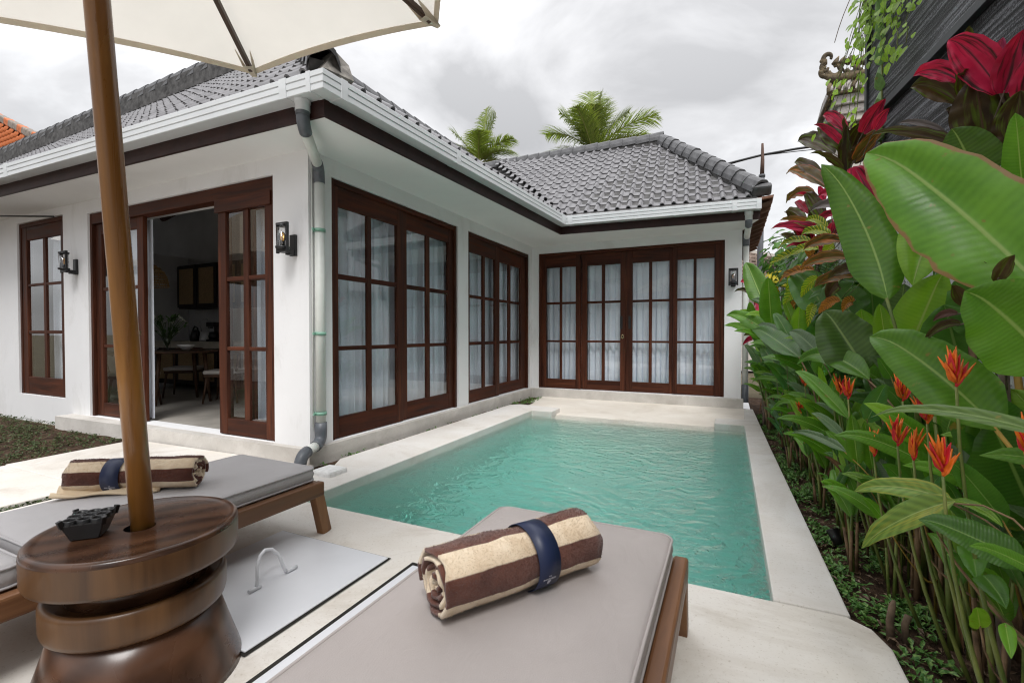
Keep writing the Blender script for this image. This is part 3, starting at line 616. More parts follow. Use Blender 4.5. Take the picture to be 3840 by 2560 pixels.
t=thing('flower_vase','glass vase of white lilies and greenery on the dining table','vase',(-7.7,4.15,.87)); GRN=mat('bouquet_green',(.06,.12,.03),.6,.4,20); LILY=mat('lily_white',(.75,.75,.66),.6,.05)
MB().lathe([(.04,0),(.05,.02),(.045,.14),(.06,.2)],(-7.7,4.15,.872),18).build('vase_body',LGLASS,t)
st=MB(); lf=MB(); fl=MB(); rnd=random.Random(4)
for k in range(34):
    a=rnd.uniform(0,6.3); r=rnd.uniform(.05,.26); h=rnd.uniform(.2,.48); p=Vector((-7.7+r*math.cos(a),4.15+r*math.sin(a),.95+h*.9))
    st.tube([(-7.7,4.15,.9),(-7.7+r*.4*math.cos(a),4.15+r*.4*math.sin(a),.95+h*.5),p],.004,4)
    for q in range(3):
        d=Vector((rnd.gauss(0,1),rnd.gauss(0,1),rnd.gauss(.3,1))).normalized()*.09; s=d.cross(V(0,0,1)).normalized()*.022; b=p-d*.3*q
        (fl if k%3==0 else lf).add([b,b+d*.5+s,b+d,b+d*.5-s],[(0,1,2,3)])
st.build('stem',GRN,t); lf.build('leaf',GRN,t)['kind']='stuff'; fl.build('lily_petal',LILY,t)['kind']='stuff'
CHINA=mat('white_china',(.75,.75,.73),.2,.03)
for k,(x,y) in enumerate(((-7.72,3.80),(-7.05,4.05))): tag(MB().lathe([(.04,0),(.10,.05),(.115,.075),(.108,.072),(.05,.012)],(x,y,.89),24).build('bowl',CHINA),['white bowl on the dining table near the curtain','white bowl on the right of the dining table'][k],'bowl')
for k,(x,y) in enumerate(((-7.95,3.9),(-7.78,3.88),(-7.3,3.95))): tag(MB().lathe([(.03,0),(.005,.006),(.005,.08),(.034,.11),(.04,.15),(.033,.185)],(x,y,.871),16).build('wine_glass',LGLASS),['wine glass at the curtain end of the dining table','wine glass just left of the flower vase','wine glass in the middle of the dining table'][k],'glass')
t=thing('blender','countertop blender with clear jug beside the coffee maker','blender',(-8.4,5.15,.985)); MB().lathe([(.09,0),(.095,.03),(.07,.16)],(-8.4,5.15,.986),18).build('motor_base',mat('appliance_white',(.6,.6,.6),.3,.05),t); MB().lathe([(.06,.165),(.085,.35),(.085,.36),(.04,.37),(.03,.40)],(-8.4,5.15,.986),18).build('jug',LGLASS,t)
t=thing('coffee_maker','black coffee maker on the kitchen counter','coffee maker',(-8.15,5.15,.985)); MB().box(-8.24,-8.06,5.06,5.28,.986,1.02).build('base',BLKP,t,.006); MB().box(-8.24,-8.06,5.2,5.28,1.02,1.30).build('body',BLKP,t,.006); MB().box(-8.24,-8.06,5.06,5.28,1.24,1.32).build('head',BLKP,t,.01); MB().lathe([(.06,0),(.075,.05),(.06,.13)],(-8.15,5.13,1.022),16).build('carafe',BLKP,t)
t=thing('kettle','black kettle left of the blender on the counter','kettle',(-8.63,5.12,.985)); MB().lathe([(.085,0),(.08,.1),(.06,.18),(.03,.2)],(-8.63,5.12,.986),18).build('body',BLKP,t); MB().tube([(-8.68,5.1,1.18),(-8.62,5.1,1.25),(-8.54,5.1,1.22),(-8.52,5.1,1.05)],.012,8).build('handle',BLKP,t)
tag(MB().box(-9.05,-8.93,5.60,5.618,1.22,1.34).build('wall_socket',BLKP,bevel=.004),'black square wall socket above the kitchen counter','socket')
# ---------------------------------------------------------------- parasol
hub=V(-1.687,.673,3.0); PV=[V(-2.936,.669,2.40),V(-2.377,1.737,2.55),V(-1.296,1.922,2.63),V(-.32,.83,2.70)]
PV+=[hub*2-PV[1]+V(0,0,-.85+.05),hub*2-PV[2]+V(0,0,-.80)]
PT=thing('parasol','cream canvas parasol with varnished wooden pole leaning over the loungers','parasol',(-1.731,.854,.3))
cv=MB(); nu=9
for k in range(6):
    a,b=PV[k],PV[(k+1)%6]
    def P(i,j):
        t=j/8; s=i/8; r=a.lerp(b,s); mid=(a+b)/2; r=r.lerp(hub-V(0,0,0),0)
        p=hub.lerp(r,t); sag=4*s*(1-s)
        p=p+(mid-hub).normalized()*(-.028*sag*t**2)+V(0,0,-.035*sag*math.sin(math.pi*min(t,.999)))
        return p
    cv.grid(P,9,9)
me=cv.mesh('canopy',CANV); bm=bmesh.new(); bm.from_mesh(me); bmesh.ops.remove_doubles(bm,verts=bm.verts,dist=.0008); bm.to_mesh(me); bm.free()
CAN=link(bpy.data.objects.new('canopy',me),PT)
hm=MB()
for k in range(6):
    a,b=PV[k],PV[(k+1)%6]; mid=(a+b)/2; inn=(mid-hub).normalized(); pts=[]
    for i in range(13):
        s=i/12; sg=4*s*(1-s); pts.append(a.lerp(b,s)-inn*.028*sg)
    for i in range(12):
        h0=(hub-pts[i]).normalized()*.030; h1=(hub-pts[i+1]).normalized()*.030; z=V(0,0,-.006)
        hm.add([pts[i]+z,pts[i+1]+z,pts[i+1]+h1+z,pts[i]+h0+z],[(0,1,2,3)])
hm.build('hem',CANVE,CAN,solid=.004)
for k in range(6):
    d=PV[k]-hub; n=V(0,0,1); MB().bar(hub+V(0,0,-.10)+d*.03,hub+V(0,0,-.022)+d*.965,.020,.030).build('rib',RIBW,PT,bevel=.003)
    e=PV[k]+V(0,0,-.020); q=e-d.normalized()*.12; s=d.cross(n).normalized()
    u=d.normalized(); dn=V(0,0,-1); t0=PV[k]+u*.004+dn*.012; pk=MB(); vs=[]
    for f,w_,h_ in ((0,.012,.004),(.05,.022,.020),(.10,.030,.032)): c=t0-u*f; vs+=[c-s*w_+dn*0,c-s*w_*.8+dn*h_,c+s*w_*.8+dn*h_,c+s*w_+dn*0]
    for sg in (-1,1): vs+=[t0-u*.165+s*sg*.036+dn*.004]
    pk.add(vs,[(0,1,5,4),(1,2,6,5),(2,3,7,6),(4,5,9,8),(5,6,10,9),(6,7,11,10),(8,9,12),(11,13,10)]); pk.build('rib_pocket',CANVE,PT,solid=.003)
    MB().tube([hub+d*.45+V(0,0,-.05),hub+V(0,0,-.55)],.010,6).build('strut',RIBW,PT)
pb=V(-1.731,.854,.20); pd=(V(-1.690,.68,2.98)-V(-1.731,.854,.5)); pp=V(-1.731,.854,.5)
MB().tube([pp-pd*.08,pp+pd*.2,pp+pd*.5,pp+pd*.8,pp+pd],.0325,24).build('pole',POLEW,PT)
MB().tube([hub+V(0,0,-.62),hub+V(0,0,-.50)],.05,16).build('runner',RIBW,PT); MB().tube([hub+V(0,0,-.14),hub+V(0,0,.06)],.05,16).build('hub',RIBW,PT)
# parasol stand table
TC_=(-1.731,.846,0); TB=thing('parasol_table','round dark walnut side table that holds the parasol pole','side table',TC_)
MB().lathe([(.20,.392),(.262,.393),(.270,.398),(.274,.41),(.275,.485),(.273,.495),(.268,.500),(.258,.501),(.250,.498),(.240,.494),(.042,.493)],TC_,72,False).build('tabletop',WALT,TB)
MB().lathe([(.20,.3915),(.262,.3925),(.2705,.3975),(.2745,.41),(.2755,.484)],TC_,72,False).build('table_edge',WALS,TB)
MB().lathe([(.042,.4935),(.041,.40)],TC_,24,False).build('pole_hole',BLK,TB)
MB().lathe([(.185,.30),(.185,.40)],TC_,48).build('neck',WALT,TB)
MB().lathe([(.15,.232),(.226,.233),(.234,.240),(.238,.255),(.239,.318),(.236,.328),(.228,.333),(.219,.331),(.210,.322),(.165,.318)],TC_,64,False).build('lower_disc',WALS,TB)
MB().lathe([(.285,0),(.28,.02),(.245,.13),(.212,.24)],TC_,64).build('pedestal',WALT,TB)
# ashtray
AT=thing('ashtray','black square ashtray with a scalloped honeycomb top on the walnut table','ashtray',(-1.795,.742,.495),None,math.radians(48)); R=WM[AT]
hb,ht=.035,.053
ab=MB(); ab.add([(-hb,-hb,0),(hb,-hb,0),(hb,hb,0),(-hb,hb,0),(-ht,-ht,.054),(ht,-ht,.054),(ht,ht,.054),(-ht,ht,.054)],[(0,3,2,1),(0,1,5,4),(1,2,6,5),(2,3,7,6),(3,0,4,7),(4,5,6,7)]); ab.build('body',BLKP,AT,.003,mw=R)
for i in range(3):
    for j in range(3):
        c=((i-1)*.033,(j-1)*.033,.046)
        MB().lathe([(.020,.004),(.0205,.018),(.0185,.020),(.0145,.018),(.0135,.002)],c,14,False).build('cell_ring',BLKP,AT,mw=R)
for sx in (-1,1):
    for sy in (-1,1): MB().bar((sx*.047,sy*.047,.045),(sx*.053,sy*.053,.070),.013,.013).build('corner_prong',BLKP,AT,.002,mw=R)
# ---------------------------------------------------------------- loungers
def rrect(x0,x1,y0,y1,r,z,n=5):
    pts=[]
    for cx,cy,a0 in ((x1-r,y1-r,0),(x0+r,y1-r,90),(x0+r,y0+r,180),(x1-r,y0+r,270)):
        for k in range(n+1): a=math.radians(a0+90*k/n); pts.append((cx+r*math.cos(a),cy+r*math.sin(a),z))
    return pts
def cushion(name,par,x0,x1,y0,y1,z0,z1,m,pm,mw=None):
    def outline(ins,r):
        c=rrect(x0+ins,x1-ins,y0+ins,y1-ins,max(r-ins*.6,.012),0,5); out=[]
        for q_,(a_,b_) in enumerate(zip(c,c[1:]+c[:1])):
            n=1 if q_%6!=5 else (14 if (q_//6)%2==0 else 36)
            out+=[(a_[0]+(b_[0]-a_[0])*k/n,a_[1]+(b_[1]-a_[1])*k/n) for k in range(n)]
        return out
    h=z1-z0; rings=[(.03,z0),(.004,z0+.004),(0,z0+.012),(-.006,z0+h*.5),(0,z1-.012),(.004,z1-.004),(.014,z1+.001),(.035,z1+.006),(.07,z1+.010),(.12,z1+.013),(.18,z1+.014),(.24,z1+.0145),(.28,z1+.015)]
    b=MB(); vs=[]; O=[outline(i_,.045) for i_,_ in rings]; n=min(len(o) for o in O)
    assert all(len(o)==n for o in O),[len(o) for o in O]
    for o,(ins,z) in zip(O,rings):
        for (x,y) in o: vs.append((x,y,z+(.006*mnoise.noise((x*7,y*4.5,z1))+.004*mnoise.noise((x*17,y*5,3)) if z1<z<z1+.0142 else 0)))
    b.add(vs,[(k*n+i,k*n+(i+1)%n,(k+1)*n+(i+1)%n,(k+1)*n+i) for k in range(len(rings)-1) for i in range(n)],True)
    K=len(rings); b.f+=[tuple(range(n-1,-1,-1)),tuple((K-1)*n+i for i in range(n))]; b.sm+=[False,True]
    o=b.build(name,m,par,mw=mw)
    for zz,ins in ((z1-.006,.0005),(z0+.006,.0005)): MB().tube([(x,y,zz) for x,y in outline(ins-.002,.045)],.0050,8,True).build('piping',pm,o,mw=mw)
    return o
def lounger(x0,x1,y0,y1,label,cm,cw,back,teak):
    t=thing('sun_lounger',label,'sun lounger',((x0+x1)/2,(y0+y1)/2,0),'teak sun loungers beside the pool')
    for x,s in ((x0,1),(x1,-1)):
        MB().box(min(x,x+s*.052),max(x,x+s*.052),y0,y1,.215,.295).build('side_rail',TEAKY,t,bevel=.010)
        for y,d in ((y1-.03,.05),(y0+.10,-.05)):
            MB().bar((x+s*.027,y-.02,.288),(x+s*.027,y+d,0),.050,.062,(0,1,0)).build('leg',TEAKZ,t,bevel=.004)
    MB().box(x0+.053,x1-.053,y1-.055,y1-.002,.225,.29).build('end_rail',TEAKX,t,bevel=.006)
    for k in range(int((y1-y0)/.085)):
        y=y0+.03+k*.085
        if y<y1-.11: MB().box(x0+.053,x1-.053,y,y+.06,.262,.282).build('slat',TEAKX,t)
    for (a,b) in ((y1,back),(back-.03,y0)): cushion('cushion',t,x0+.05,x1-.055,b+.01,a-.01,.297,.372,cm,cm)
    return t
lounger(-.945,-.130,-.15,1.82,'teak sun lounger with taupe cushion in front of the pool, striped towel on it',CUSHW,CUSH,.05,TEAKY)
lounger(-2.800,-2.045,-.15,1.90,'teak sun lounger with grey cushion left of the parasol table',CUSHLW,CUSHL,.74,TEAKY)
# ---------------------------------------------------------------- towels
def towel_mat(ph,rs=1):
    t=NT('striped_towel'); tc=t.n('ShaderNodeTexCoord'); sp=t.n('ShaderNodeSeparateXYZ'); t.l(tc.outputs['UV'],sp.inputs[0]); v=t.coord()
    w=t.noise(v,22,3); u=t.math('ADD',sp.outputs['X'],t.math('MULTIPLY',w,.006)); f=t.math('FRACT',t.math('ADD',t.math('DIVIDE',t.math('SUBTRACT',u,2.0),.146*rs),ph))
    g=t.ramp(f,(.0,(0,0,0)),(.488,(0,0,0)),(.512,(1,1,1)),(1,(1,1,1)))
    n=t.noise(v,14,4); cr=t.ramp(n,(.3,(.76,.60,.42)),(.7,(.93,.80,.62))); br=t.ramp(n,(.3,(.10,.032,.020)),(.7,(.18,.064,.040)))
    c=t.mix(g,cr,br); fz=t.noise(v,420,3,.7); c=t.mix(.22,c,t.ramp(fz,(.3,(.35,.3,.25)),(.7,(1,1,1))),'MULTIPLY')
    h=t.mix(.5,fz,t.noise(v,30,4)); return t.fin(t.pbsdf(c,.95,t.bump(h,.9,.006),.1,0,Sheen__Weight=.35))
CREAM=cloth('cream_towel',(.74,.60,.42),0,.95,300,.6)
def towel(p0,p1,R,label,ph,seed,band,flat=.93,flap=None,logo=None):
    p0,p1=Vector(p0),Vector(p1); ax=(p1-p0); L=ax.length; ax.normalize(); z=V(0,0,1); s=ax.cross(z).normalized()   # s points right of the axis
    t=thing('rolled_towel',label,'towel',tuple((p0+p1)/2-V(0,0,R*flat)))
    turns=4.2; pts=[]; n=int(turns*26); arc_=0; last=None
    for k in range(n+1):
        a=2*math.pi*turns*k/n; r=.010+(R-.010)*(k/n); pts.append((r*math.cos(a+2.2),r*math.sin(a+2.2)*flat)); 
        if last: arc_+=math.dist(pts[-1],last)
        last=pts[-1]
    vs=[];uv=[];m=18; acc=0; prev=None
    for k,(x,y) in enumerate(pts):
        if prev: acc+=math.dist(prev,(x,y))
        prev=(x,y); f=k/n
        for j in range(m+1):
            q=j/m; en=max(0,1-min(q,1-q)*m/2.2); a=math.atan2(y,x)
            e0=(.016*mnoise.noise((math.cos(a)*1.3+seed,math.sin(a)*1.3,f*5))-.010*(1-f)) ; d=q*L+(-e0 if q<.5 else e0)*en
            wob=1+.075*mnoise.noise((q*5+seed,math.cos(a)*1.2,math.sin(a)*1.2))+.05*mnoise.noise((q*11,math.cos(a)*2.2,math.sin(a)*2.2+seed))-.015*en*f
            pinch=1-.085*math.exp(-((q-band)*L/.055)**2)
            p=p0+ax*d+s*(x*wob*pinch)+z*(y*wob*pinch); vs.append(p); uv.append((acc,q*L))
    uv=[(acc-u+2.0,v) for u,v in uv]
    fs=[(k*(m+1)+j,k*(m+1)+j+1,(k+1)*(m+1)+j+1,(k+1)*(m+1)+j) for k in range(n) for j in range(m)]
    b=MB(); b.add(vs,fs,True); o=b.build('towel_roll',towel_mat(ph,R/.1),t,uv=uv,solid=.0095); o.modifiers['solid'].offset=-1
    pile=MB(); puv=[]; rp_=random.Random(seed)
    for _ in range(26000):
        k=rp_.randrange(n-29,n); j=rp_.randrange(m); i0=k*(m+1)+j; fu,fv=rp_.random(),rp_.random()
        a0,a1,b0_,b1_=vs[i0],vs[i0+1],vs[i0+m+1],vs[i0+m+2]; P0=(a0*(1-fv)+a1*fv)*(1-fu)+(b0_*(1-fv)+b1_*fv)*fu
        nn_=(b0_-a0).cross(a1-a0); c1=p0+ax*((P0-p0).dot(ax)); nn_=(P0-c1).normalized()
        dd_=(nn_+Vector((rp_.gauss(0,.6),rp_.gauss(0,.6),rp_.gauss(0,.6)))).normalized()*rp_.uniform(.003,.0062); ss_=dd_.cross(ax).normalized()*.0009; U=(uv[i0][0]*(1-fu)+uv[i0+m+1][0]*fu,uv[i0][1]); q_=len(pile.v)
        pile.v+=[tuple(P0-ss_),tuple(P0+ss_),tuple(P0+dd_)]; pile.f.append((q_,q_+1,q_+2)); pile.sm.append(False); puv+=[U]*3
    pile.build('terry_pile',o.data.materials[0],t,uv=puv)['kind']='stuff'
    bw=.074; rr=R*.955; prof=[]; c0=p0+ax*(band*L)
    bb=MB(); nk=40
    for q in (-bw/2,bw/2):
        for k in range(nk):
            a=2*math.pi*k/nk; bb.v.append(tuple(c0+ax*q+s*(rr*math.cos(a))+z*(rr*flat*math.sin(a))))
    bb.f=[(k,(k+1)%nk,nk+(k+1)%nk,nk+k) for k in range(nk)]; bb.sm=[True]*nk
    B=bb.build('paper_band',NAVY,t,solid=.0015)
    if logo is not None:
        la=logo; no=(s*math.cos(la)+z*math.sin(la)); tg=(s*-math.sin(la)+z*math.cos(la))*(1 if math.cos(la)>0 else 1)
        def fr(a): no=(s*math.cos(a)+z*(flat*math.sin(a))); return c0+no*(rr+.0022), (s*-math.sin(a)+z*flat*math.cos(a)).normalized()
        def word(txt,size,a):
            c,tgv=fr(a); cu=bpy.data.curves.new('print_text','FONT'); cu.body=txt; cu.size=size; cu.align_x='CENTER'; cu.align_y='CENTER'; cu.offset=.0002; cu.materials.append(PRINT)
            yv=-tgv; xv=-ax; zv=xv.cross(yv).normalized()
            if zv.dot(s)<0 and zv.dot(c-c0)<0: xv=-xv; zv=-zv
            M=Matrix((( *xv,0),(*yv,0),(*zv,0),(0,0,0,1))).transposed(); ob=bpy.data.objects.new('print_text',cu); COL.objects.link(ob); me=bpy.data.meshes.new_from_object(ob.evaluated_get(bpy.context.evaluated_depsgraph_get())); bpy.data.objects.remove(ob); link(bpy.data.objects.new('print_text',me),B,Matrix.Translation(c)@M)
        word('COCODUNE',.0075,la); word('VILLA',.0036,la+.10)
        def quad(x0,x1,y0,y1,xs=0):
            r=[]
            for x,y in ((x0,y0),(x1,y0),(x1,y1),(x0,y1)):
                c,tv=fr(la-y/rr); r.append(c+ax*(x+(xs if y==y1 else 0)))
            return r
        sh=MB()
        for y0,y1,w0 in ((.0055,.0085,.0055),(.0095,.0125,.0055),(.0135,.016,.0048),(.017,.0195,.0032)): sh.add(quad(-w0,w0,y0,y1),[(0,1,2,3)])
        sh.build('print_shield',PRINT,B)
    if flap:
        fp=MB(); f0,f1,dz,dw=flap
        def P(i,j):
            u=i/13; v=j/9; base=p0+ax*(L*(f0+(f1-f0)*u)); yy=-R*.55+dw*v*(1-.35*u); zz=-R*flat*.80-(v*.012)+.010*math.sin(u*9+v*4)*(1-v*.3)+.02*math.exp(-(u*6)**2)*math.sin(v*9)
            return base+s*(R*.35+dw*v*(1-.45*u))+z*(zz+.012)
        fp.grid(P,14,10).build('loose_fold',CREAM,t,solid=.010)
    return t
towel((-.690,.990,.472),(-.415,1.430,.470),.100,'rolled brown and cream striped towel with navy band on the taupe lounger',.61,1.3,.60,.95,None,-.35)
towel((-2.735,1.075,.460),(-2.300,1.375,.460),.084,'rolled brown and cream striped towel on the grey lounger left of the parasol pole',.61,5.7,.36,.95,(-.05,.72,0,.075),-.50)
# ---------------------------------------------------------------- hatch, drain, stone, spotlights, stumps
sheet('hatch_joint',[(-2.285,1.045),(-1.510,1.045),(-1.515,1.822),(-2.285,1.822)],.004,GAP)
HT=thing('hatch_cover','white square metal hatch cover with a hoop handle set in the terrace','hatch',(-1.9,1.43,0))
MB().box(-2.275,-1.524,1.057,1.810,.005,.012).build('plate',STEEL,HT,bevel=.003)
hp=[(-1.846,1.335,.022),(-1.852,1.345,.05),(-1.866,1.355,.10),(-1.88,1.38,.135),(-1.888,1.41,.147),(-1.882,1.44,.138),(-1.868,1.465,.105),(-1.852,1.475,.05),(-1.846,1.485,.022)]
hp=[hp[0]]+[Vector(a).lerp(Vector(b),t) for a,b in zip(hp[:-1],hp[1:]) for t in (.5,1)]
MB().tube(hp,.0075,10).build('hoop_handle',STEEL,HT)
for y in (1.30,1.487): MB().tube([(-1.846,y,.020),(-1.846,y+.055,.020)],.009,10).build('hinge_barrel',STEEL,HT)
DR=thing('drain_channel','narrow drain slot with white cover strip beside the taupe lounger','drain',(-1.36,1.4,0))
MB().add([(-1.395,.2,.004),(-1.322,.2,.004),(-1.322,1.835,.004),(-1.395,1.835,.004)],[(0,1,2,3)]).build('slot',GAP,DR)
MB().box(-1.368,-1.328,.2,1.80,.0045,.012).build('cover_strip',STEEL,DR,bevel=.003)
tag(MB().box(-2.99,-2.79,2.64,2.83,-.06,.045).build('white_stone',mat('rough_white_paint',(.74,.74,.73),.9,.1,30,.9,60,.2,dist=.01),bevel=.02),'small rough white painted block at the near left corner of the pool','block')
def spot(x,y,rz,label):
    t=thing('garden_spotlight',label,'spotlight',(x,y,-.03),'black garden spotlights in the planting bed',rz); R=WM[t]@Matrix.Translation((0,0,.06))@Matrix.Rotation(math.radians(-35),4,'X')
    MB().lathe([(.022,-.04),(.027,0),(.031,.034),(.033,.038),(.028,.038),(.027,.022)],(0,0,0),18).build('housing',BLKP,t,mw=R); MB().lathe([(.027,.030),(.001,.031)],(0,0,0),18,False).build('lens',LGLASS,t,mw=R)
    MB().tube([(0,0,-.01),(0,.01,.06)],.009,6).build('spike',BLKP,t,mw=WM[t])
spot(.525,2.98,.6,'black garden spotlight half buried in ground cover beside the pool coping')
spot(.50,5.0,.9,'small black garden spotlight farther along the bed at the foot of the stems')
STUMP=mat('cut_stem',(.15,.105,.07),.9,.4,25,.6,60)
tag(MB().tube([(.565,2.19,-.06),(.562,2.195,.03),(.570,2.20,.085),(.576,2.205,.105)],[.015,.013,.012,.005],9).build('cut_stump',STUMP),'taller pale cut plant stump at the corner of the terrace','stump')
tag(MB().tube([(.615,2.20,-.06),(.61,2.205,.02),(.622,2.21,.055)],[.013,.012,.012],9).build('cut_stump',STUMP),'shorter forked plant stump next to the taller stump by the terrace','stump')
# ---------------------------------------------------------------- leaf materials
def leaf_mat(name,lo,hi,rib,vein=.25,vf=60,rough=.38,spec=.38,trans=.30,edge=None,streak=None,slant=18,dry=None,vcol=None,vw=(.80,.97),coat=0):
    t=NT(name); tc=t.n('ShaderNodeTexCoord'); sp=t.n('ShaderNodeSeparateXYZ'); t.l(tc.outputs['UV'],sp.inputs[0]); u,v=sp.outputs['X'],sp.outputs['Y']
    oi=t.n('ShaderNodeObjectInfo'); ob=t.n('ShaderNodeVectorMath'); ob.operation='ADD'; t.l(tc.outputs['Object'],ob.inputs[0]); t.l(oi.outputs['Location'],ob.inputs[1])
    n=t.noise(ob.outputs[0],7,5,.6); d=t.math('ABSOLUTE',t.math('SUBTRACT',u,.5))
    c=t.ramp(n,(.28,lo),(.72,hi))
    k=t.n('ShaderNodeMapRange'); k.inputs['To Min'].default_value=.72; k.inputs['To Max'].default_value=1.28; t.l(oi.outputs['Random'],k.inputs['Value']); c=t.mix(1,c,k.outputs[0],'MULTIPLY')
    ph=t.math('ADD',t.math('MULTIPLY',v,vf),t.math('MULTIPLY',d,-slant)); ph=t.math('ADD',ph,t.math('MULTIPLY',n,7)); w=t.math('SINE',ph); w=t.math('MULTIPLY_ADD',w,.5); w.node.inputs[2].default_value=.5
    if vcol: c=t.mix(t.ramp(w,(vw[0],(0,0,0)),(vw[1],(1,1,1))),c,vcol)
    else: c=t.mix(t.math('MULTIPLY',w,vein),c,tuple(min(1,x*1.9+.01) for x in hi))
    if streak:
        cmb=t.n('ShaderNodeCombineXYZ'); t.l(t.math('MULTIPLY',u,9),cmb.inputs[0]); t.l(t.math('MULTIPLY',v,1.6),cmb.inputs[1]); t.l(t.math('MULTIPLY',oi.outputs['Random'],30),cmb.inputs[2])
        c=t.mix(t.ramp(t.noise(cmb.outputs[0],1.0,3),(.50,(0,0,0)),(.66,(1,1,1))),c,streak)
    if edge:
        c=t.mix(t.ramp(t.math('ADD',d,t.math('MULTIPLY',n,.16)),(.535,(0,0,0)),(.555,(1,1,1))),c,edge)
    if dry:
        dn=t.math('ADD',t.math('MULTIPLY',v,1),t.math('MULTIPLY',t.noise(ob.outputs[0],11,4),.30)); c=t.mix(t.ramp(dn,(1.00,(0,0,0)),(1.05,(1,1,1))),c,dry)
    # small blemishes
    c=t.mix(t.ramp(t.noise(ob.outputs[0],24,4),(.67,(0,0,0)),(.73,(.8,.8,.8))),c,(.24,.17,.04) if not streak else lo)
    c=t.mix(t.ramp(d,(.010,(1,1,1)),(.026,(0,0,0))),c,rib)
    r=t.ramp(n,(.3,(rough*.8,)*3),(.7,(min(1,rough*1.3),)*3))
    hb=t.math('ADD',t.math('MULTIPLY',w,.30),t.math('MULTIPLY',n,1.2)); hb=t.math('ADD',hb,t.ramp(d,(.0,(1,1,1)),(.035,(0,0,0))))
    sh=t.pbsdf(c,r,t.bump(hb,.18,.006),spec,0,**({'Coat__Weight':coat,'Coat__Roughness':.25} if coat else {})); tl=t.n('ShaderNodeBsdfTranslucent'); t.l(t.mix(.6,c,(1,1,.55),'MULTIPLY'),tl.inputs[0]); t.l(t.mix(1,c,(1.6,1.7,.8),'MULTIPLY'),tl.inputs[0])
    mx=t.n('ShaderNodeMixShader',Fac=trans); t.l(sh,mx.inputs[1]); t.l(tl.outputs[0],mx.inputs[2]); return t.fin(mx.outputs[0])
LM=dict(
 ban=leaf_mat('leaf_green',(.060,.165,.012),(.125,.275,.024),(.26,.38,.10),.08,190,edge=None),
 bdk=leaf_mat('leaf_dark_green',(.032,.110,.013),(.075,.180,.022),(.16,.26,.07),.08,190),
 byl=leaf_mat('leaf_light_green',(.12,.26,.018),(.21,.36,.034),(.32,.42,.12),.06,130,trans=.36),
 bye=leaf_mat('leaf_yellow_tinged',(.10,.20,.035),(.17,.26,.045),(.30,.38,.12),.25,55,streak=(.30,.30,.04)),
 bgr=leaf_mat('leaf_greyish_green',(.075,.135,.055),(.125,.19,.095),(.20,.27,.13),.1,110,rough=.42),
 bdry=leaf_mat('leaf_with_dry_tip',(.055,.12,.022),(.10,.18,.035),(.22,.30,.10),.12,110,dry=(.23,.13,.065)),
 bbe=leaf_mat('leaf_with_brown_edge',(.060,.165,.012),(.125,.275,.024),(.28,.40,.11),.08,190,edge=(.26,.15,.06)),
 edge=leaf_mat('leaf_pale_green',(.09,.16,.035),(.14,.22,.055),(.24,.32,.11),.15,50),
 dry=leaf_mat('leaf_dry_brown',(.06,.030,.014),(.14,.070,.032),(.17,.10,.05),.3,40,rough=.8,trans=.15),
 tred=leaf_mat('leaf_crimson',(.34,.008,.040),(.60,.025,.090),(.10,.008,.02),.10,14,streak=(.055,.012,.014),slant=-20,trans=.30,spec=.25),
 tpk=leaf_mat('leaf_pink',(.34,.03,.10),(.48,.06,.16),(.20,.02,.05),.1,14,slant=-20),
 tdk=leaf_mat('leaf_bronze_green',(.030,.014,.011),(.070,.045,.016),(.09,.05,.03),.12,16,streak=(.085,.13,.012),slant=-20,trans=.2,rough=.36,spec=.2),
 tor=leaf_mat('leaf_bronze_orange',(.06,.035,.010),(.12,.085,.016),(.36,.10,.03),.2,20,streak=(.42,.13,.020),slant=-20,edge=(.30,.07,.04),spec=.2),
 tgy=leaf_mat('leaf_grey_bronze',(.075,.06,.058),(.14,.115,.105),(.16,.12,.1),.15,16,slant=-20,trans=.12),
 tdry=leaf_mat('leaf_dark_dry',(.035,.012,.010),(.11,.05,.042),(.1,.06,.05),.2,20,rough=.6,trans=.1),
 cye=leaf_mat('leaf_croton_yellow_veins',(.09,.19,.012),(.20,.29,.015),(.60,.50,.04),.2,62,vcol=(.58,.52,.04),slant=14),
 cor=leaf_mat('leaf_croton_orange_veins',(.11,.06,.012),(.30,.11,.018),(.6,.26,.06),.2,56,vcol=(.55,.22,.035),slant=14,streak=(.35,.12,.015)))
STEMG=mat('stem_green',(.09,.165,.030),.5,.35,9,.1,60,tint=(.22,.24,.06)); STEMB=mat('stem_brown_sheath',(.15,.082,.045),.75,.5,13,.4,50,tint=(.34,.22,.12)); STEMY=mat('stem_yellow',(.32,.20,.035),.5,.35,9)
CANEM=mat('plant_cane',(.13,.10,.075),.85,.4,18,.5,40)
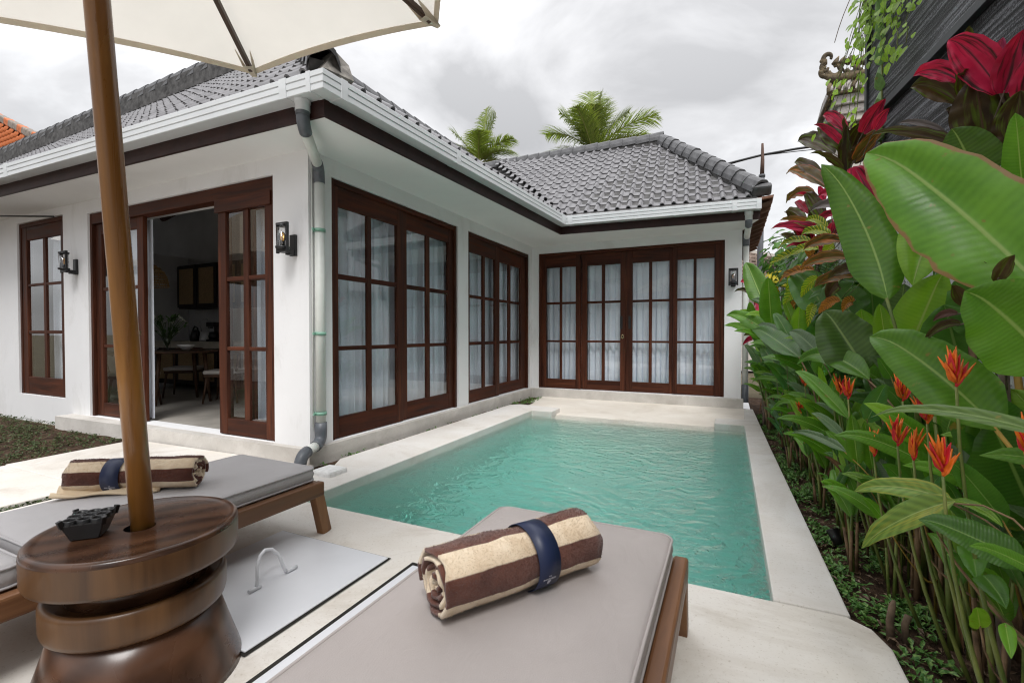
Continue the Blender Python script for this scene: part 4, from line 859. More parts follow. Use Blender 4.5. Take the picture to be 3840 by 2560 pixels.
def leafmesh(b,t,w,arch,nrm,fold,m,kind='ban',nv=16,seed=0):
    b,t,arch,nrm=Vector(b),Vector(t),Vector(arch),Vector(nrm); c=(b+t)/2+arch; nu=8; vs=[];uv=[]
    lance=kind[0]=='t' or kind[0]=='c'; R=random.Random(seed); sk=R.uniform(-.06,.06); tw=R.uniform(-.28,.28); rp=R.uniform(3,6)*(.8 if lance else 1); ra=2.2 if lance else 1
    L=(t-b).length
    for j in range(nv+1):
        v=j/nv; p=b*(1-v)**2+c*2*v*(1-v)+t*v*v; tg=((c-b)*(1-v)+(t-c)*v).normalized()
        s=tg.cross(nrm).normalized(); n=s.cross(tg).normalized()
        a=tw*(v-.4); s,n=s*math.cos(a)+n*math.sin(a),n*math.cos(a)-s*math.sin(a)
        if lance: wd=w*.5*(math.sin(math.pi*min(1,(v*.95+.05))**.85))**.75*(1-.15*v)
        else: wd=w*.5*min(1,(v/.22)**.6)*(max(0,1-((v-.30)/.70)**1.9)**.72 if v>.30 else 1)
        if v==1: wd=w*.004
        if kind=='bbe': wd*=1-.16*max(0,mnoise.noise((v*14,seed,2)))-.07*max(0,mnoise.noise((v*38,seed,6)))
        dr=-.10*L*max(0,v-.72)**2*6
        for i in range(nu+1):
            u=i/nu*2-1; au=abs(u)
            lift=fold*w*(au**1.15)*.75-.16*w*au**3
            rip=(.030*ra*w*math.sin(v*2*math.pi*rp+(1.5 if u>0 else 0))*au**2+ .05*w*mnoise.noise((v*6+seed,u*1.2,seed*.7))*au)
            q=p+s*(u*wd*(1+(sk if u>0 else -sk)))+n*((lift+rip)*min(1,wd/(w*.25+1e-6)))+V(0,0,dr)
            vs.append(q); uv.append((i/nu,v))
    M=MB(); M.add(vs,[(j*(nu+1)+i,j*(nu+1)+i+1,(j+1)*(nu+1)+i+1,(j+1)*(nu+1)+i) for j in range(nv) for i in range(nu)],True)
    me=M.mesh('leaf',m,uv); return me
LEAVES=[
('A','bbe',(0.699,1.55,1.2),(0.388,1.81,1.72),0.268,(-0,0.001,0.058),(-0.3,-0.94,0.16),0.32),
('A','ban',(0.721,1.58,1.03),(0.534,1.54,1.24),0.225,(-0,0,0.03),(-0.35,-0.88,0.32),0.32),
('A','bdk',(0.808,1.83,0.563),(0.667,1.75,0.883),0.234,(0,0,0),(-0.33,-0.81,0.49),0.32),
('A','ban',(0.795,1.91,1.49),(0.731,1.81,1.76),0.079,(0,0,0),(-0.38,-0.92,0.11),0.32),
('A','ban',(0.663,1.69,0.856),(0.427,1.92,1.13),0.180,(-0,0.001,0.058),(-0.27,-0.88,0.39),0.32),
('A','bdk',(0.806,1.96,0.682),(0.657,1.93,0.949),0.205,(-0,0,0.027),(-0.31,-0.84,0.45),0.32),
('B','edge',(0.462,0.997,0.958),(0.262,1.16,0.963),0.031,(-0,0.001,0.04),(-0.22,-0.65,0.72),0.32),
('C','ban',(0.618,2.5,1.26),(0.409,2.76,2),0.210,(0.088,0.041,0),(-0.19,-0.98,0.01),0.12),
('C','byl',(0.774,2.5,1.6),(0.678,2.42,1.33),0.197,(-0,0,0.022),(-0.28,-0.94,0.21),0.32),
('C','bdry',(0.892,2.46,1.72),(0.78,2.38,1.93),0.191,(-0,0,0.014),(-0.33,-0.94,0.09),0.32),
('C','byl',(0.74,2.64,1.08),(0.775,2.42,1.38),0.206,(0,0,0),(-0.27,-0.92,0.29),0.32),
('C','bgr',(0.76,2.91,1.08),(0.743,2.76,1.37),0.177,(0,0,0),(-0.24,-0.92,0.3),0.32),
('C','bdk',(0.861,2.51,0.987),(0.778,2.42,1.25),0.230,(0,0,0),(-0.3,-0.9,0.33),0.32),
('C','bdk',(0.842,2.69,0.897),(0.741,2.64,1.11),0.195,(0,0,0),(-0.26,-0.89,0.36),0.32),
('C','ban',(0.845,2.39,1.47),(0.684,2.41,1.64),0.155,(0,0,0),(-0.3,-0.94,0.18),0.32),
('D','bdk',(0.658,4.04,1.26),(0.468,4.41,1.64),0.285,(-0,0.001,0.04),(-0.13,-0.96,0.26),0.32),
('D','bdk',(0.679,3.37,1.2),(0.547,3.47,1.44),0.244,(-0,0,0.021),(-0.17,-0.94,0.28),0.32),
('D','bdry',(0.622,2.85,0.933),(0.467,3.01,1.26),0.273,(-0,0,0.009),(-0.17,-0.93,0.34),0.32),
('D','ban',(0.602,2.7,0.902),(0.366,3.21,0.965),0.125,(-0.001,0.002,0.139),(-0.15,-0.91,0.38),0.32),
('D','byl',(0.701,3.22,0.963),(0.654,3.12,1.27),0.170,(0,0,0),(-0.2,-0.92,0.33),0.32),
('D','byl',(0.681,2.77,1.05),(0.631,2.68,1.27),0.082,(0,0,0),(-0.22,-0.92,0.32),0.32),
('D','bdk',(0.662,2.6,0.918),(0.593,2.54,1.02),0.058,(0,0,0),(-0.22,-0.9,0.38),0.32),
('D','bdk',(0.7,3.7,1.14),(0.641,3.65,1.34),0.171,(0,0,0),(-0.17,-0.94,0.3),0.32),
('E','ban',(0.357,5.88,1.42),(0.168,6.08,1.98),0.248,(0,0,0),(-0.04,-0.97,0.25),0.32),
('E','ban',(0.379,5.27,1.2),(0.335,5.13,1.69),0.196,(0,0,0),(-0.07,-0.96,0.28),0.32),
('E','ban',(0.36,5.37,1.12),(-0.033,5.73,1.35),0.158,(-0.001,0.001,0.093),(-0.03,-0.95,0.31),0.32),
('E','bdk',(0.441,3.72,0.953),(0.179,4.57,1.19),0.163,(-0,0,0.027),(-0.07,-0.94,0.34),0.32),
('E','bgr',(0.42,4.5,1.1),(0.241,5.12,1.22),0.087,(-0,0.001,0.047),(-0.06,-0.94,0.32),0.32),
('E','bdk',(0.45,4.25,1.04),(0.342,4.54,1.31),0.107,(-0,0,0.029),(-0.09,-0.94,0.32),0.32),
('E','bdk',(0.402,5.05,0.823),(0.308,5.46,0.989),0.138,(0,0,0),(-0.06,-0.93,0.36),0.32),
('E','ban',(0.285,6.9,1.24),(0.238,6.8,1.55),0.126,(0,0,0),(-0.04,-0.95,0.3),0.32),
('E','ban',(0.401,6.69,0.932),(0.314,6.65,1.26),0.144,(0,0,0),(-0.05,-0.94,0.33),0.32),
('F','bgr',(0.541,3.6,0.972),(0.39,3.83,1.15),0.119,(-0,0.001,0.036),(-0.12,-0.93,0.34),0.32),
('F','byl',(0.499,4.72,1.24),(0.435,4.77,1.45),0.077,(0,0,0),(-0.09,-0.95,0.29),0.32),
('F','byl',(0.521,4.61,0.994),(0.517,4.39,1.37),0.137,(0,0,0),(-0.11,-0.94,0.32),0.32),
('F','ban',(0.503,4.43,0.785),(0.382,4.71,0.889),0.067,(-0,0,0.03),(-0.09,-0.92,0.38),0.32),
('F','bdk',(0.503,4.38,0.701),(0.277,5.03,0.874),0.081,(-0,0.001,0.061),(-0.08,-0.92,0.39),0.32),
('F','ban',(0.504,4.54,0.666),(0.198,5.15,0.664),0.060,(-0.001,0.001,0.095),(-0.07,-0.91,0.41),0.32),
('F','ban',(0.544,3.14,0.737),(0.378,3.4,0.901),0.078,(-0,0,0.021),(-0.13,-0.91,0.4),0.32),
('F','ban',(0.562,3.75,0.836),(0.582,3.52,1.1),0.132,(0,0,0),(-0.14,-0.92,0.36),0.32),
('F','bdk',(0.563,3.81,0.797),(0.48,3.88,0.989),0.110,(0,0,0),(-0.12,-0.92,0.38),0.32),
('F','byl',(0.564,3.5,0.682),(0.508,3.45,0.929),0.049,(0,0,0),(-0.14,-0.9,0.4),0.32),
('F','ban',(0.564,3.41,0.721),(0.566,3.24,0.903),0.039,(0,0,0),(-0.15,-0.9,0.4),0.32),
('F','byl',(0.6,4.62,1.1),(0.593,4.42,1.39),0.144,(0,0,0),(-0.12,-0.94,0.31),0.32),
('F','bdk',(0.6,4.28,1.04),(0.614,4.1,1.24),0.149,(0,0,0),(-0.14,-0.94,0.33),0.32),
('G','ban',(0.544,2.81,0.694),(0.357,3.13,0.918),0.070,(-0,0,0.028),(-0.14,-0.9,0.42),0.32),
('G','bgr',(0.505,2.64,0.562),(0.312,2.96,0.588),0.049,(-0,0.001,0.044),(-0.13,-0.87,0.48),0.32),
('G','bgr',(0.525,2.81,0.597),(0.402,2.93,0.705),0.050,(-0,0,0.027),(-0.14,-0.88,0.46),0.32),
('G','ban',(0.546,2.63,0.508),(0.501,2.54,0.771),0.072,(0,0,0),(-0.17,-0.86,0.47),0.32),
('G','bdk',(0.564,2.57,0.723),(0.588,2.38,0.926),0.083,(0,0,0),(-0.2,-0.88,0.42),0.32),
('G','ban',(0.465,4.28,0.57),(0.29,4.83,0.521),0.045,(-0.001,0.001,0.075),(-0.07,-0.9,0.43),0.32),
('G','ban',(0.465,4.23,0.567),(0.327,4.56,0.441),0.050,(-0.001,0.002,0.1),(-0.08,-0.89,0.44),0.32),
('G','byl',(0.485,3.83,0.509),(0.399,3.88,0.655),0.062,(-0,0,0.012),(-0.1,-0.89,0.44),0.32),
('G','bdk',(0.525,3.64,0.519),(0.462,3.64,0.706),0.087,(0,0,0),(-0.12,-0.89,0.44),0.32),
('G','ban',(0.556,2.72,0.492),(0.438,2.76,0.643),0.056,(-0,0,0.026),(-0.16,-0.86,0.49),0.32),
('G','ban',(0.607,2.65,0.488),(0.553,2.56,0.74),0.068,(0,0,0),(-0.19,-0.86,0.48),0.32),
('G','bdk',(0.646,2.64,0.513),(0.64,2.51,0.774),0.078,(0,0,0),(-0.21,-0.86,0.47),0.32),
('G','dry',(0.557,2.72,0.393),(0.436,2.77,0.514),0.028,(-0,0,0.026),(-0.15,-0.84,0.51),0.32),
('G','dry',(0.526,3.78,0.493),(0.388,3.98,0.538),0.037,(-0,0,0.031),(-0.1,-0.89,0.45),0.32),
('H','bye',(0.545,1.6,0.68),(0.36,1.68,0.496),0.081,(-0,0.001,0.034),(-0.17,-0.63,0.75),0.32),
('H','bye',(0.566,1.68,0.655),(0.363,1.79,0.629),0.067,(-0,0.001,0.041),(-0.2,-0.76,0.62),0.32),
('H','byl',(0.565,1.68,0.66),(0.61,1.53,0.654),0.030,(-0,0,0.023),(-0.23,-0.63,0.74),0.32),
('H','bdk',(0.627,1.45,0.591),(0.438,1.5,0.658),0.088,(-0,0,0.013),(-0.23,-0.65,0.72),0.32),
('H','ban',(0.526,1.15,0.679),(0.397,1.11,0.742),0.033,(-0,0,0.013),(-0.27,-0.67,0.7),0.32),
('H','bdk',(0.606,2.17,0.547),(0.513,2.12,0.646),0.058,(-0,0,0.013),(-0.22,-0.83,0.51),0.32),
('H','bdk',(0.627,2.11,0.517),(0.629,1.96,0.666),0.062,(-0,0,0.006),(-0.25,-0.82,0.52),0.32),
('H','bdk',(0.687,1.71,0.599),(0.548,1.67,0.784),0.074,(-0,0,0.014),(-0.29,-0.81,0.51),0.32),
('H','ban',(0.568,2.3,0.368),(0.488,2.28,0.466),0.038,(-0,0,0.021),(-0.19,-0.81,0.55),0.32),
('H','bdk',(0.627,1.74,0.52),(0.593,1.61,0.481),0.062,(-0,0,0.01),(-0.28,-0.76,0.58),0.32),
('H','bdk',(0.608,1.62,0.487),(0.602,1.49,0.472),0.057,(-0,0,0.013),(-0.29,-0.74,0.6),0.32),
('H','byl',(0.59,1.58,0.364),(0.545,1.48,0.468),0.046,(0,0,0),(-0.27,-0.73,0.63),0.32),
('H','ban',(0.568,1.41,0.469),(0.534,1.3,0.452),0.028,(0,0,0),(-0.29,-0.71,0.64),0.32),
('H','bye',(0.549,2.79,0.229),(0.504,2.72,0.325),0.028,(0,0,0),(-0.16,-0.82,0.55),0.32),
('H','bdk',(0.687,2.37,0.482),(0.622,2.3,0.72),0.104,(0,0,0),(-0.23,-0.84,0.5),0.32),
('H','bdk',(0.746,2.31,0.595),(0.684,2.22,0.806),0.099,(0,0,0),(-0.27,-0.84,0.47),0.32),
('H','ban',(0.745,1.98,0.712),(0.686,1.88,0.903),0.081,(0,0,0),(-0.31,-0.84,0.45),0.32),
('H','bdk',(0.745,2.78,0.614),(0.743,2.61,0.862),0.120,(0,0,0),(-0.24,-0.87,0.44),0.32),
('J','bdk',(0.9,3.91,1.08),(0.848,3.81,1.48),0.234,(0,0,0),(-0.21,-0.93,0.3),0.32),
('J','ban',(0.817,4.12,1.36),(0.838,3.88,1.64),0.214,(0,0,0),(-0.2,-0.95,0.25),0.32),
('J','bdk',(0.95,2.45,1.13),(0.813,2.44,1.34),0.207,(0,0,0),(-0.32,-0.9,0.29),0.32),
('J','bdk',(0.754,4.1,0.693),(0.75,3.89,1.05),0.186,(0,0,0),(-0.17,-0.91,0.38),0.32),
('J','bdk',(0.739,4.82,1.22),(0.663,4.81,1.56),0.190,(0,0,0),(-0.14,-0.95,0.28),0.32),
('J','bdk',(0.617,6.05,1.44),(0.638,5.7,1.7),0.166,(0,0,0),(-0.1,-0.96,0.27),0.32),
('J','bdk',(0.622,4.9,0.909),(0.611,4.68,1.14),0.130,(0,0,0),(-0.12,-0.93,0.35),0.32),
('J','ban',(0.726,3.62,0.466),(0.664,3.55,0.751),0.111,(0,0,0),(-0.17,-0.88,0.44),0.32),
('J','bdk',(0.81,1.96,0.355),(0.732,1.87,0.54),0.106,(0,0,0),(-0.31,-0.76,0.57),0.32),
('T1','tdk',(0.969,2.63,1.94),(0.913,2.57,2.2),0.204,(0,0,0),(-0.34,-0.93,-0.13),0.15),
('T1','tdk',(0.97,2.4,1.84),(0.962,2.35,2.02),0.138,(0,0,0),(-0.38,-0.92,-0.05),0.50),
('T1','tred',(0.987,2.55,2.09),(0.833,2.59,2.38),0.148,(-0,0.001,0.058),(-0.33,-0.93,-0.14),0.50),
('T1','tred',(0.987,2.53,2.08),(1.01,2.45,2.29),0.112,(0,0,0),(-0.37,-0.92,-0.13),0.50),
('T1','tpk',(1,2.63,2.24),(1.01,2.6,2.34),0.047,(0,0,0),(-0.36,-0.92,-0.15),0.50),
('T1','tred',(0.965,2.86,2.29),(0.815,2.94,2.4),0.092,(-0.001,0.001,0.075),(-0.29,-0.95,-0.13),0.50),
('T1','tdk',(0.966,2.89,2.21),(0.813,2.97,2.36),0.118,(-0,0.001,0.059),(-0.29,-0.95,-0.11),0.50),
('T1','tdk',(0.988,2.83,2.08),(0.915,2.86,2.18),0.061,(-0,0,0.024),(-0.32,-0.95,-0.07),0.50),
('T1','tgy',(0.987,3.1,2.15),(0.835,3.25,2.29),0.037,(-0,0.001,0.037),(-0.28,-0.96,-0.07),0.50),
('T1','tred',(0.988,2.39,1.97),(0.992,2.35,2.15),0.096,(0,0,0),(-0.38,-0.92,-0.1),0.50),
('T2','tred',(0.785,4.24,2.63),(0.664,4.43,2.87),0.094,(-0,0.001,0.067),(-0.16,-0.98,-0.1),0.50),
('T2','tdk',(0.785,4.66,2.61),(0.575,5.17,2.97),0.163,(-0.001,0.001,0.078),(-0.14,-0.99,-0.07),0.50),
('T2','tdk',(0.786,4.33,2.53),(0.662,4.54,2.83),0.173,(-0,0.001,0.041),(-0.16,-0.98,-0.08),0.50),
('T2','tdk',(0.787,4.23,2.42),(0.848,4.04,2.63),0.177,(0,0,0),(-0.19,-0.98,-0.07),0.50),
('T2','tred',(0.806,3.85,2.47),(0.882,3.67,2.61),0.113,(-0,0,0.011),(-0.22,-0.97,-0.1),0.50),
('T2','tred',(0.806,3.57,2.38),(0.85,3.46,2.46),0.071,(-0,0,0.011),(-0.23,-0.97,-0.09),0.50),
('T2','tor',(0.787,3.96,2.33),(0.891,3.72,2.43),0.099,(-0,0.001,0.035),(-0.21,-0.98,-0.06),0.50),
('T2','tdk',(0.787,4.02,2.34),(0.83,3.88,2.43),0.121,(0,0,0),(-0.2,-0.98,-0.05),0.50),
('T3','tor',(0.649,4.12,2.2),(0.445,4.76,2.56),0.120,(-0.001,0.001,0.085),(-0.12,-0.99,-0.02),0.50),
('T3','tdk',(0.649,4.3,2.29),(0.497,4.69,2.62),0.107,(-0,0.001,0.057),(-0.13,-0.99,-0.03),0.50),
('T3','tred',(0.713,3.02,1.72),(0.614,3.14,2.06),0.140,(-0,0,0.019),(-0.21,-0.98,0.01),0.50),
('T3','tred',(0.731,3.4,1.96),(0.658,3.47,2.14),0.105,(0,0,0),(-0.2,-0.98,-0.01),0.50),
('T4','tor',(0.59,4.28,2.19),(0.441,4.72,2.28),0.108,(-0.001,0.001,0.086),(-0.11,-0.99,0.01),0.50),
('T4','tred',(0.612,3.24,1.88),(0.496,3.44,1.98),0.073,(-0,0.001,0.062),(-0.16,-0.99,0.02),0.50),
('T4','tgy',(0.612,3.39,1.88),(0.48,3.66,1.94),0.066,(-0,0.001,0.055),(-0.15,-0.99,0.03),0.50),
('T4','tdk',(0.591,4.74,2.07),(0.472,5.09,2.28),0.110,(-0,0.001,0.063),(-0.11,-0.99,0.04),0.50),
('T4','tred',(0.612,3.45,1.86),(0.502,3.67,1.85),0.056,(-0,0.001,0.045),(-0.15,-0.99,0.05),0.50),
('T4','tred',(0.591,4.5,2.1),(0.505,4.71,2.27),0.073,(-0,0,0.029),(-0.12,-0.99,0.03),0.50),
('T4','tdk',(0.634,3.22,1.73),(0.543,3.37,1.94),0.077,(-0,0,0.02),(-0.18,-0.98,0.04),0.50),
('T4','tdk',(0.612,4.04,1.95),(0.525,4.23,2.22),0.111,(-0,0,0.026),(-0.14,-0.99,0.03),0.50),
('T4','tred',(0.611,3.96,2.07),(0.576,3.99,2.19),0.050,(0,0,0),(-0.15,-0.99,0.01),0.50),
('T4','tdk',(0.654,3.12,1.68),(0.587,3.2,1.93),0.107,(-0,0,0.019),(-0.19,-0.98,0.04),0.50),
('T5','tred',(0.271,6.9,1.73),(0.131,6.9,1.81),0.092,(-0,0.001,0.069),(-0.03,-0.99,0.15),0.50),
('T5','tdk',(0.333,6.9,1.58),(0.054,6.9,1.69),0.069,(-0.001,0.002,0.115),(-0.03,-0.98,0.17),0.50),
('T5','tred',(0.358,6.58,1.37),(0.297,6.68,1.6),0.099,(0,0,0),(-0.05,-0.98,0.19),0.50),
('T5','tred',(0.34,6.76,1.07),(0.161,6.8,0.977),0.074,(-0,0.001,0.068),(-0.04,-0.97,0.26),0.50),
('T5','tdk',(0.34,6.47,1.09),(0.165,6.6,1.1),0.065,(-0,0.001,0.044),(-0.04,-0.97,0.25),0.50),
('T5','tdk',(0.357,6.25,1.46),(0.3,6.44,1.69),0.105,(0,0,0),(-0.05,-0.98,0.18),0.50),
('T6','tdk',(0.62,1.81,1.15),(0.541,1.84,1.09),0.029,(-0,0.001,0.042),(-0.29,-0.92,0.24),0.50),
('T6','tdk',(0.599,1.73,1.2),(0.569,1.72,1.26),0.037,(-0,0,0.01),(-0.32,-0.93,0.19),0.50),
('T6','tdry',(0.619,1.83,1.18),(0.569,1.85,1.16),0.026,(-0,0,0.021),(-0.3,-0.93,0.22),0.50),
('T6','tdk',(0.598,1.55,1.25),(0.61,1.5,1.31),0.036,(-0,0,0.008),(-0.36,-0.92,0.15),0.50),
('T6','tdk',(0.598,1.6,1.26),(0.58,1.6,1.31),0.029,(-0,0,0.009),(-0.34,-0.93,0.15),0.50),
('K','cye',(0.553,4.16,1.82),(0.385,4.77,1.89),0.072,(-0,0.001,0.065),(-0.1,-0.99,0.09),0.50),
('K','cye',(0.554,3.39,1.72),(0.431,3.65,1.79),0.067,(-0,0.001,0.05),(-0.14,-0.99,0.08),0.50),
('K','cye',(0.554,4.24,1.76),(0.332,5.04,1.76),0.090,(-0,0.001,0.068),(-0.09,-0.99,0.11),0.50),
('K','cor',(0.555,4,1.58),(0.386,4.6,1.58),0.083,(-0,0.001,0.062),(-0.11,-0.98,0.14),0.50),
('K','tor',(0.555,3.06,1.62),(0.412,3.39,1.65),0.081,(-0,0.001,0.046),(-0.15,-0.98,0.1),0.50),
('K','tor',(0.556,2.93,1.51),(0.4,3.3,1.53),0.083,(-0,0.001,0.044),(-0.15,-0.98,0.12),0.50),
('K','cye',(0.555,4.62,1.7),(0.461,4.83,1.48),0.084,(-0,0.001,0.068),(-0.11,-0.98,0.15),0.50),
('K','cye',(0.554,3.81,1.7),(0.421,4.16,1.73),0.076,(-0,0.001,0.057),(-0.12,-0.99,0.11),0.50),
('K','cor',(0.555,3.65,1.6),(0.455,3.83,1.57),0.065,(-0,0.001,0.053),(-0.13,-0.98,0.13),0.50),
('K','cor',(0.554,4.16,1.7),(0.531,4.07,1.79),0.072,(-0,0.001,0.059),(-0.13,-0.99,0.1),0.50),
('K','cye',(0.556,4.42,1.49),(0.435,4.76,1.38),0.111,(-0,0.001,0.067),(-0.11,-0.98,0.18),0.50),
('K','cor',(0.557,4.81,1.41),(0.48,4.94,1.24),0.079,(-0.001,0.001,0.071),(-0.1,-0.97,0.2),0.50),
('K','cye',(0.553,3.5,1.79),(0.456,3.66,1.88),0.057,(-0,0.001,0.051),(-0.14,-0.99,0.06),0.50),
('K','tor',(0.557,2.82,1.4),(0.427,3.06,1.39),0.073,(-0,0.001,0.041),(-0.16,-0.97,0.16),0.50),
('K','cor',(0.558,3.12,1.3),(0.472,3.22,1.24),0.065,(-0,0.001,0.045),(-0.16,-0.97,0.2),0.50),
('K','tdk',(0.557,2.61,1.41),(0.443,2.78,1.4),0.063,(-0,0.001,0.038),(-0.18,-0.97,0.15),0.50),
('K','cye',(0.556,3.81,1.5),(0.47,3.95,1.39),0.080,(-0,0.001,0.056),(-0.13,-0.98,0.17),0.50),
('K','cye',(0.555,3.3,1.65),(0.503,3.3,1.55),0.062,(-0,0.001,0.047),(-0.16,-0.98,0.11),0.50),
('K','cor',(0.558,2.82,1.28),(0.512,2.81,1.23),0.056,(-0,0.001,0.039),(-0.18,-0.96,0.2),0.50),
('K','tdk',(0.557,3.17,1.41),(0.507,3.18,1.31),0.084,(-0,0.001,0.045),(-0.16,-0.97,0.17),0.50),
('K','cye',(0.558,4,1.33),(0.516,3.97,1.17),0.070,(-0,0.001,0.057),(-0.13,-0.97,0.21),0.50),
]

PLANTS=dict(
 A=('banana_plant','giant broad leaved green plant nearest the camera against the right edge','plant',(1.0,1.62)),
 B=('banana_plant','long pale blade arching across the foreground at the right edge','plant',(.82,1.1)),
 C=('heliconia_plant','tall green broad leaved plant below the black screen, one leaf tip dry and brown','plant',(.93,2.35)),
 D=('heliconia_plant','dark green broad leaved plant with a crumpled brown leaf tip in mid bed','plant',(.74,3.3)),
 E=('heliconia_plant','upright green heliconia at the far end of the bed beside the corner rain pipe','plant',(.45,6.4)),
 F=('heliconia_plant','crowded heliconia clump with one pale greyish leaf behind the middle of the pool edge','plant',(.58,4.4)),
 G=('heliconia_plant','low heliconia clump with silvery and dry brown leaves leaning to the pool','plant',(.60,3.0)),
 H=('heliconia_plant','low heliconia with a yellow tinged arching leaf near the terrace corner','plant',(.70,1.95)),
 J=('heliconia_plant','dark leafy clump standing against the white wall behind the other plants','plant',(.90,2.8)),
 T1=('cordyline','large cordyline with crimson top leaves in front of the black screen, nearest of its kind','cordyline',(1.02,2.95)),
 T2=('cordyline','cordyline of crimson and bronze leaves below the carved stone tower','cordyline',(.80,4.2)),
 T3=('cordyline','cordyline with an orange edged leaf just above the long green paddle leaf','cordyline',(.70,4.9)),
 T4=('cordyline','cordyline mixing red, grey and orange leaves above the croton','cordyline',(.63,5.2)),
 T5=('cordyline','small red cordyline beside the far rain pipe','cordyline',(.40,6.6)),
 T6=('cordyline','wilting cordyline of curled blackish leaves among the giant green leaves','cordyline',(.80,2.0)),
 K=('croton','croton bush with yellow veined and orange leaves over the far bed','croton',(.66,4.7)))
bypl={}
for L_ in LEAVES: bypl.setdefault(L_[0],[]).append(L_)
hero=0
for pk,rows in bypl.items():
    nm,lab,cat,(gx,gy)=PLANTS[pk]; T=thing(nm,lab,cat,(gx,gy,-.05)); tops=[]
    bx=sum(r[2][0] for r in rows)/len(rows); by=sum(r[2][1] for r in rows)/len(rows); bzz=min(r[2][2] for r in rows)
    for q,(_,mk,b,t,w,ar,nr,fo) in enumerate(rows):
        hero+=1; o=bpy.data.objects.new('leaf',leafmesh(b,t,w,ar,nr,fo,LM[mk],mk,16 if w>.06 else 10,hero)); link(o,T)
        rd=random.Random(hero*3+1); d=(Vector(t)-Vector(b)).normalized(); B=Vector(b)
        if mk=='bbe': o['label']='broad green leaf with a torn brown edge'
        if mk=='bdry': o['label']='green leaf with a dry brown tip'
        if mk in('dry','tdry') and pk!='T6':
            o['label']='dry brown shrivelled leaf'
        r0=max(.004,min(.016,w*.05))
        if nm in('cordyline','croton'):
            ax=Vector((gx,gy,B.z-.12-.25*rd.random())); pts=arc(B+d*.01,B-d*.12,ax,5); MB().tube(pts,[r0*.6]*5+[r0],6).build('petiole',STEMG if nm=='croton' else CANEM,T); tops.append(ax.z)
        else:
            g=Vector((min(1.38-.116*B.y,B.x+.10+.20*rd.random()),B.y+rd.uniform(-.12,.16),-.06)); g.x=max(g.x,.46)
            pts=arc(B+d*.015,B-d*.25+V(0,0,-.1),g+V(0,0,max(.2,B.z*.5)),6)+[g]; MB().tube(pts,[r0*.6]*4+[r0*.9,r0*1.2,r0*1.3,r0*1.5],7).build('stem',rd.choice((STEMG,STEMB,STEMB,STEMY)) if B.z>.3 else STEMG,T)
    if pk in('T1','T2','T3','T4'):
        rd=random.Random(len(pk)*7+ord(pk[1])); C=sum((Vector(r[2]) for r in rows),Vector())/len(rows); C=C*.5+Vector((gx,gy,C.z))*.5
        for k in range(11):
            az=rd.uniform(0,6.28); el=rd.uniform(.15,1.25); l=rd.uniform(.24,.40); d=V(math.cos(az)*math.cos(el),math.sin(az)*math.cos(el),math.sin(el)); b0=C+V(0,0,rd.uniform(-.28,.02))+d*.04
            o=bpy.data.objects.new('leaf',leafmesh(b0,b0+d*l,l*rd.uniform(.20,.27),V(0,0,.05),V(-.5,-.6,.5),.5,LM[rd.choice(('tdk','tdk','tred','tred','tor'))],'tx',12,900+k+ord(pk[1]))); link(o,T)
    if tops:
        zt=max(tops)+.12; n=int(zt/.25)+3; pts=[Vector((gx+.02*mnoise.noise((k*.7,gx,0)),gy+.02*mnoise.noise((k*.7,gy,5)),-.08+(zt+.08)*k/n)) for k in range(n+1)]
        MB().tube(pts,[.018-.006*k/n for k in range(n+1)],8).build('cane',CANEM,T)
        if pk in('K','T4','T2'):
            for s in (-1,1): MB().tube([pts[n//3],pts[n//3]+V(.10*s,.05*s,.2),pts[n//3]+V(.16*s,.1*s,.55)],.010,6).build('cane',CANEM,T)
# ---- crowded smaller heliconia: prototypes then copies
def fill_proto(seed,h,nst,grp,label):
    R=random.Random(seed); T=thing('bed_heliconia',label,'plant',(0,0,0),grp)
    for s in range(nst):
        x,y=R.uniform(-.07,.07),R.uniform(-.10,.10); hh=h*R.uniform(.6,1.05); lean=V(R.uniform(-.10,.04),R.uniform(-.06,.06),0)
        p0=V(x,y,0); p1=p0+lean*.4+V(0,0,hh*.55); p2=p0+lean+V(0,0,hh); r=R.uniform(.0065,.0105)
        MB().tube([p0,p0.lerp(p1,.5),p1],[r*1.3,r*1.15,r],6).build('stem',STEMB if R.random()<.6 else STEMG,T)
        MB().tube([p1,p2],[r,r*.6],6).build('stem',STEMG,T)
        for k in range(R.choice((2,3,3))):
            az=R.uniform(0,6.28); a=R.uniform(.25,1.15); l=R.uniform(.20,.36)*h/.75; st=p1.lerp(p2,R.uniform(.2,1)); d=V(math.cos(az)*math.sin(a)-.25,math.sin(az)*math.sin(a),math.cos(a)).normalized()
            me=leafmesh(st,st+d*l,l*R.uniform(.20,.30),V(-d.x*.03,-d.y*.03,.06),V(-.6,-.5,.6),.25,LM[R.choice(('ban','bdk','bdk','ban','byl','bgr'))],'ban',9,seed*17+s*5+k); o=bpy.data.objects.new('leaf',me); link(o,T)
        if R.random()<.06:
            az=R.uniform(-2.6,-1.2); me=leafmesh(p0+V(0,0,hh*.4),p0+V(.13*math.cos(az),.13*math.sin(az),hh*.12),.022,V(-.03,0,.03),V(-.5,-.7,.4),.5,LM['dry'],'ban',7,seed+s); o=bpy.data.objects.new('leaf',me); link(o,T)
    return T
FG='slender heliconia plants crowding the bed along the white wall'; FLB='slender heliconia with narrow leaves and brown sheathed stems in the crowded wall bed'
protos=[fill_proto(31+k,(.62,.78,.95,.55,.85,.7)[k],(5,4,5,6,4,5)[k],FG,FLB) for k in range(6)]; kids()
spots=[]; R=random.Random(12); y=1.95
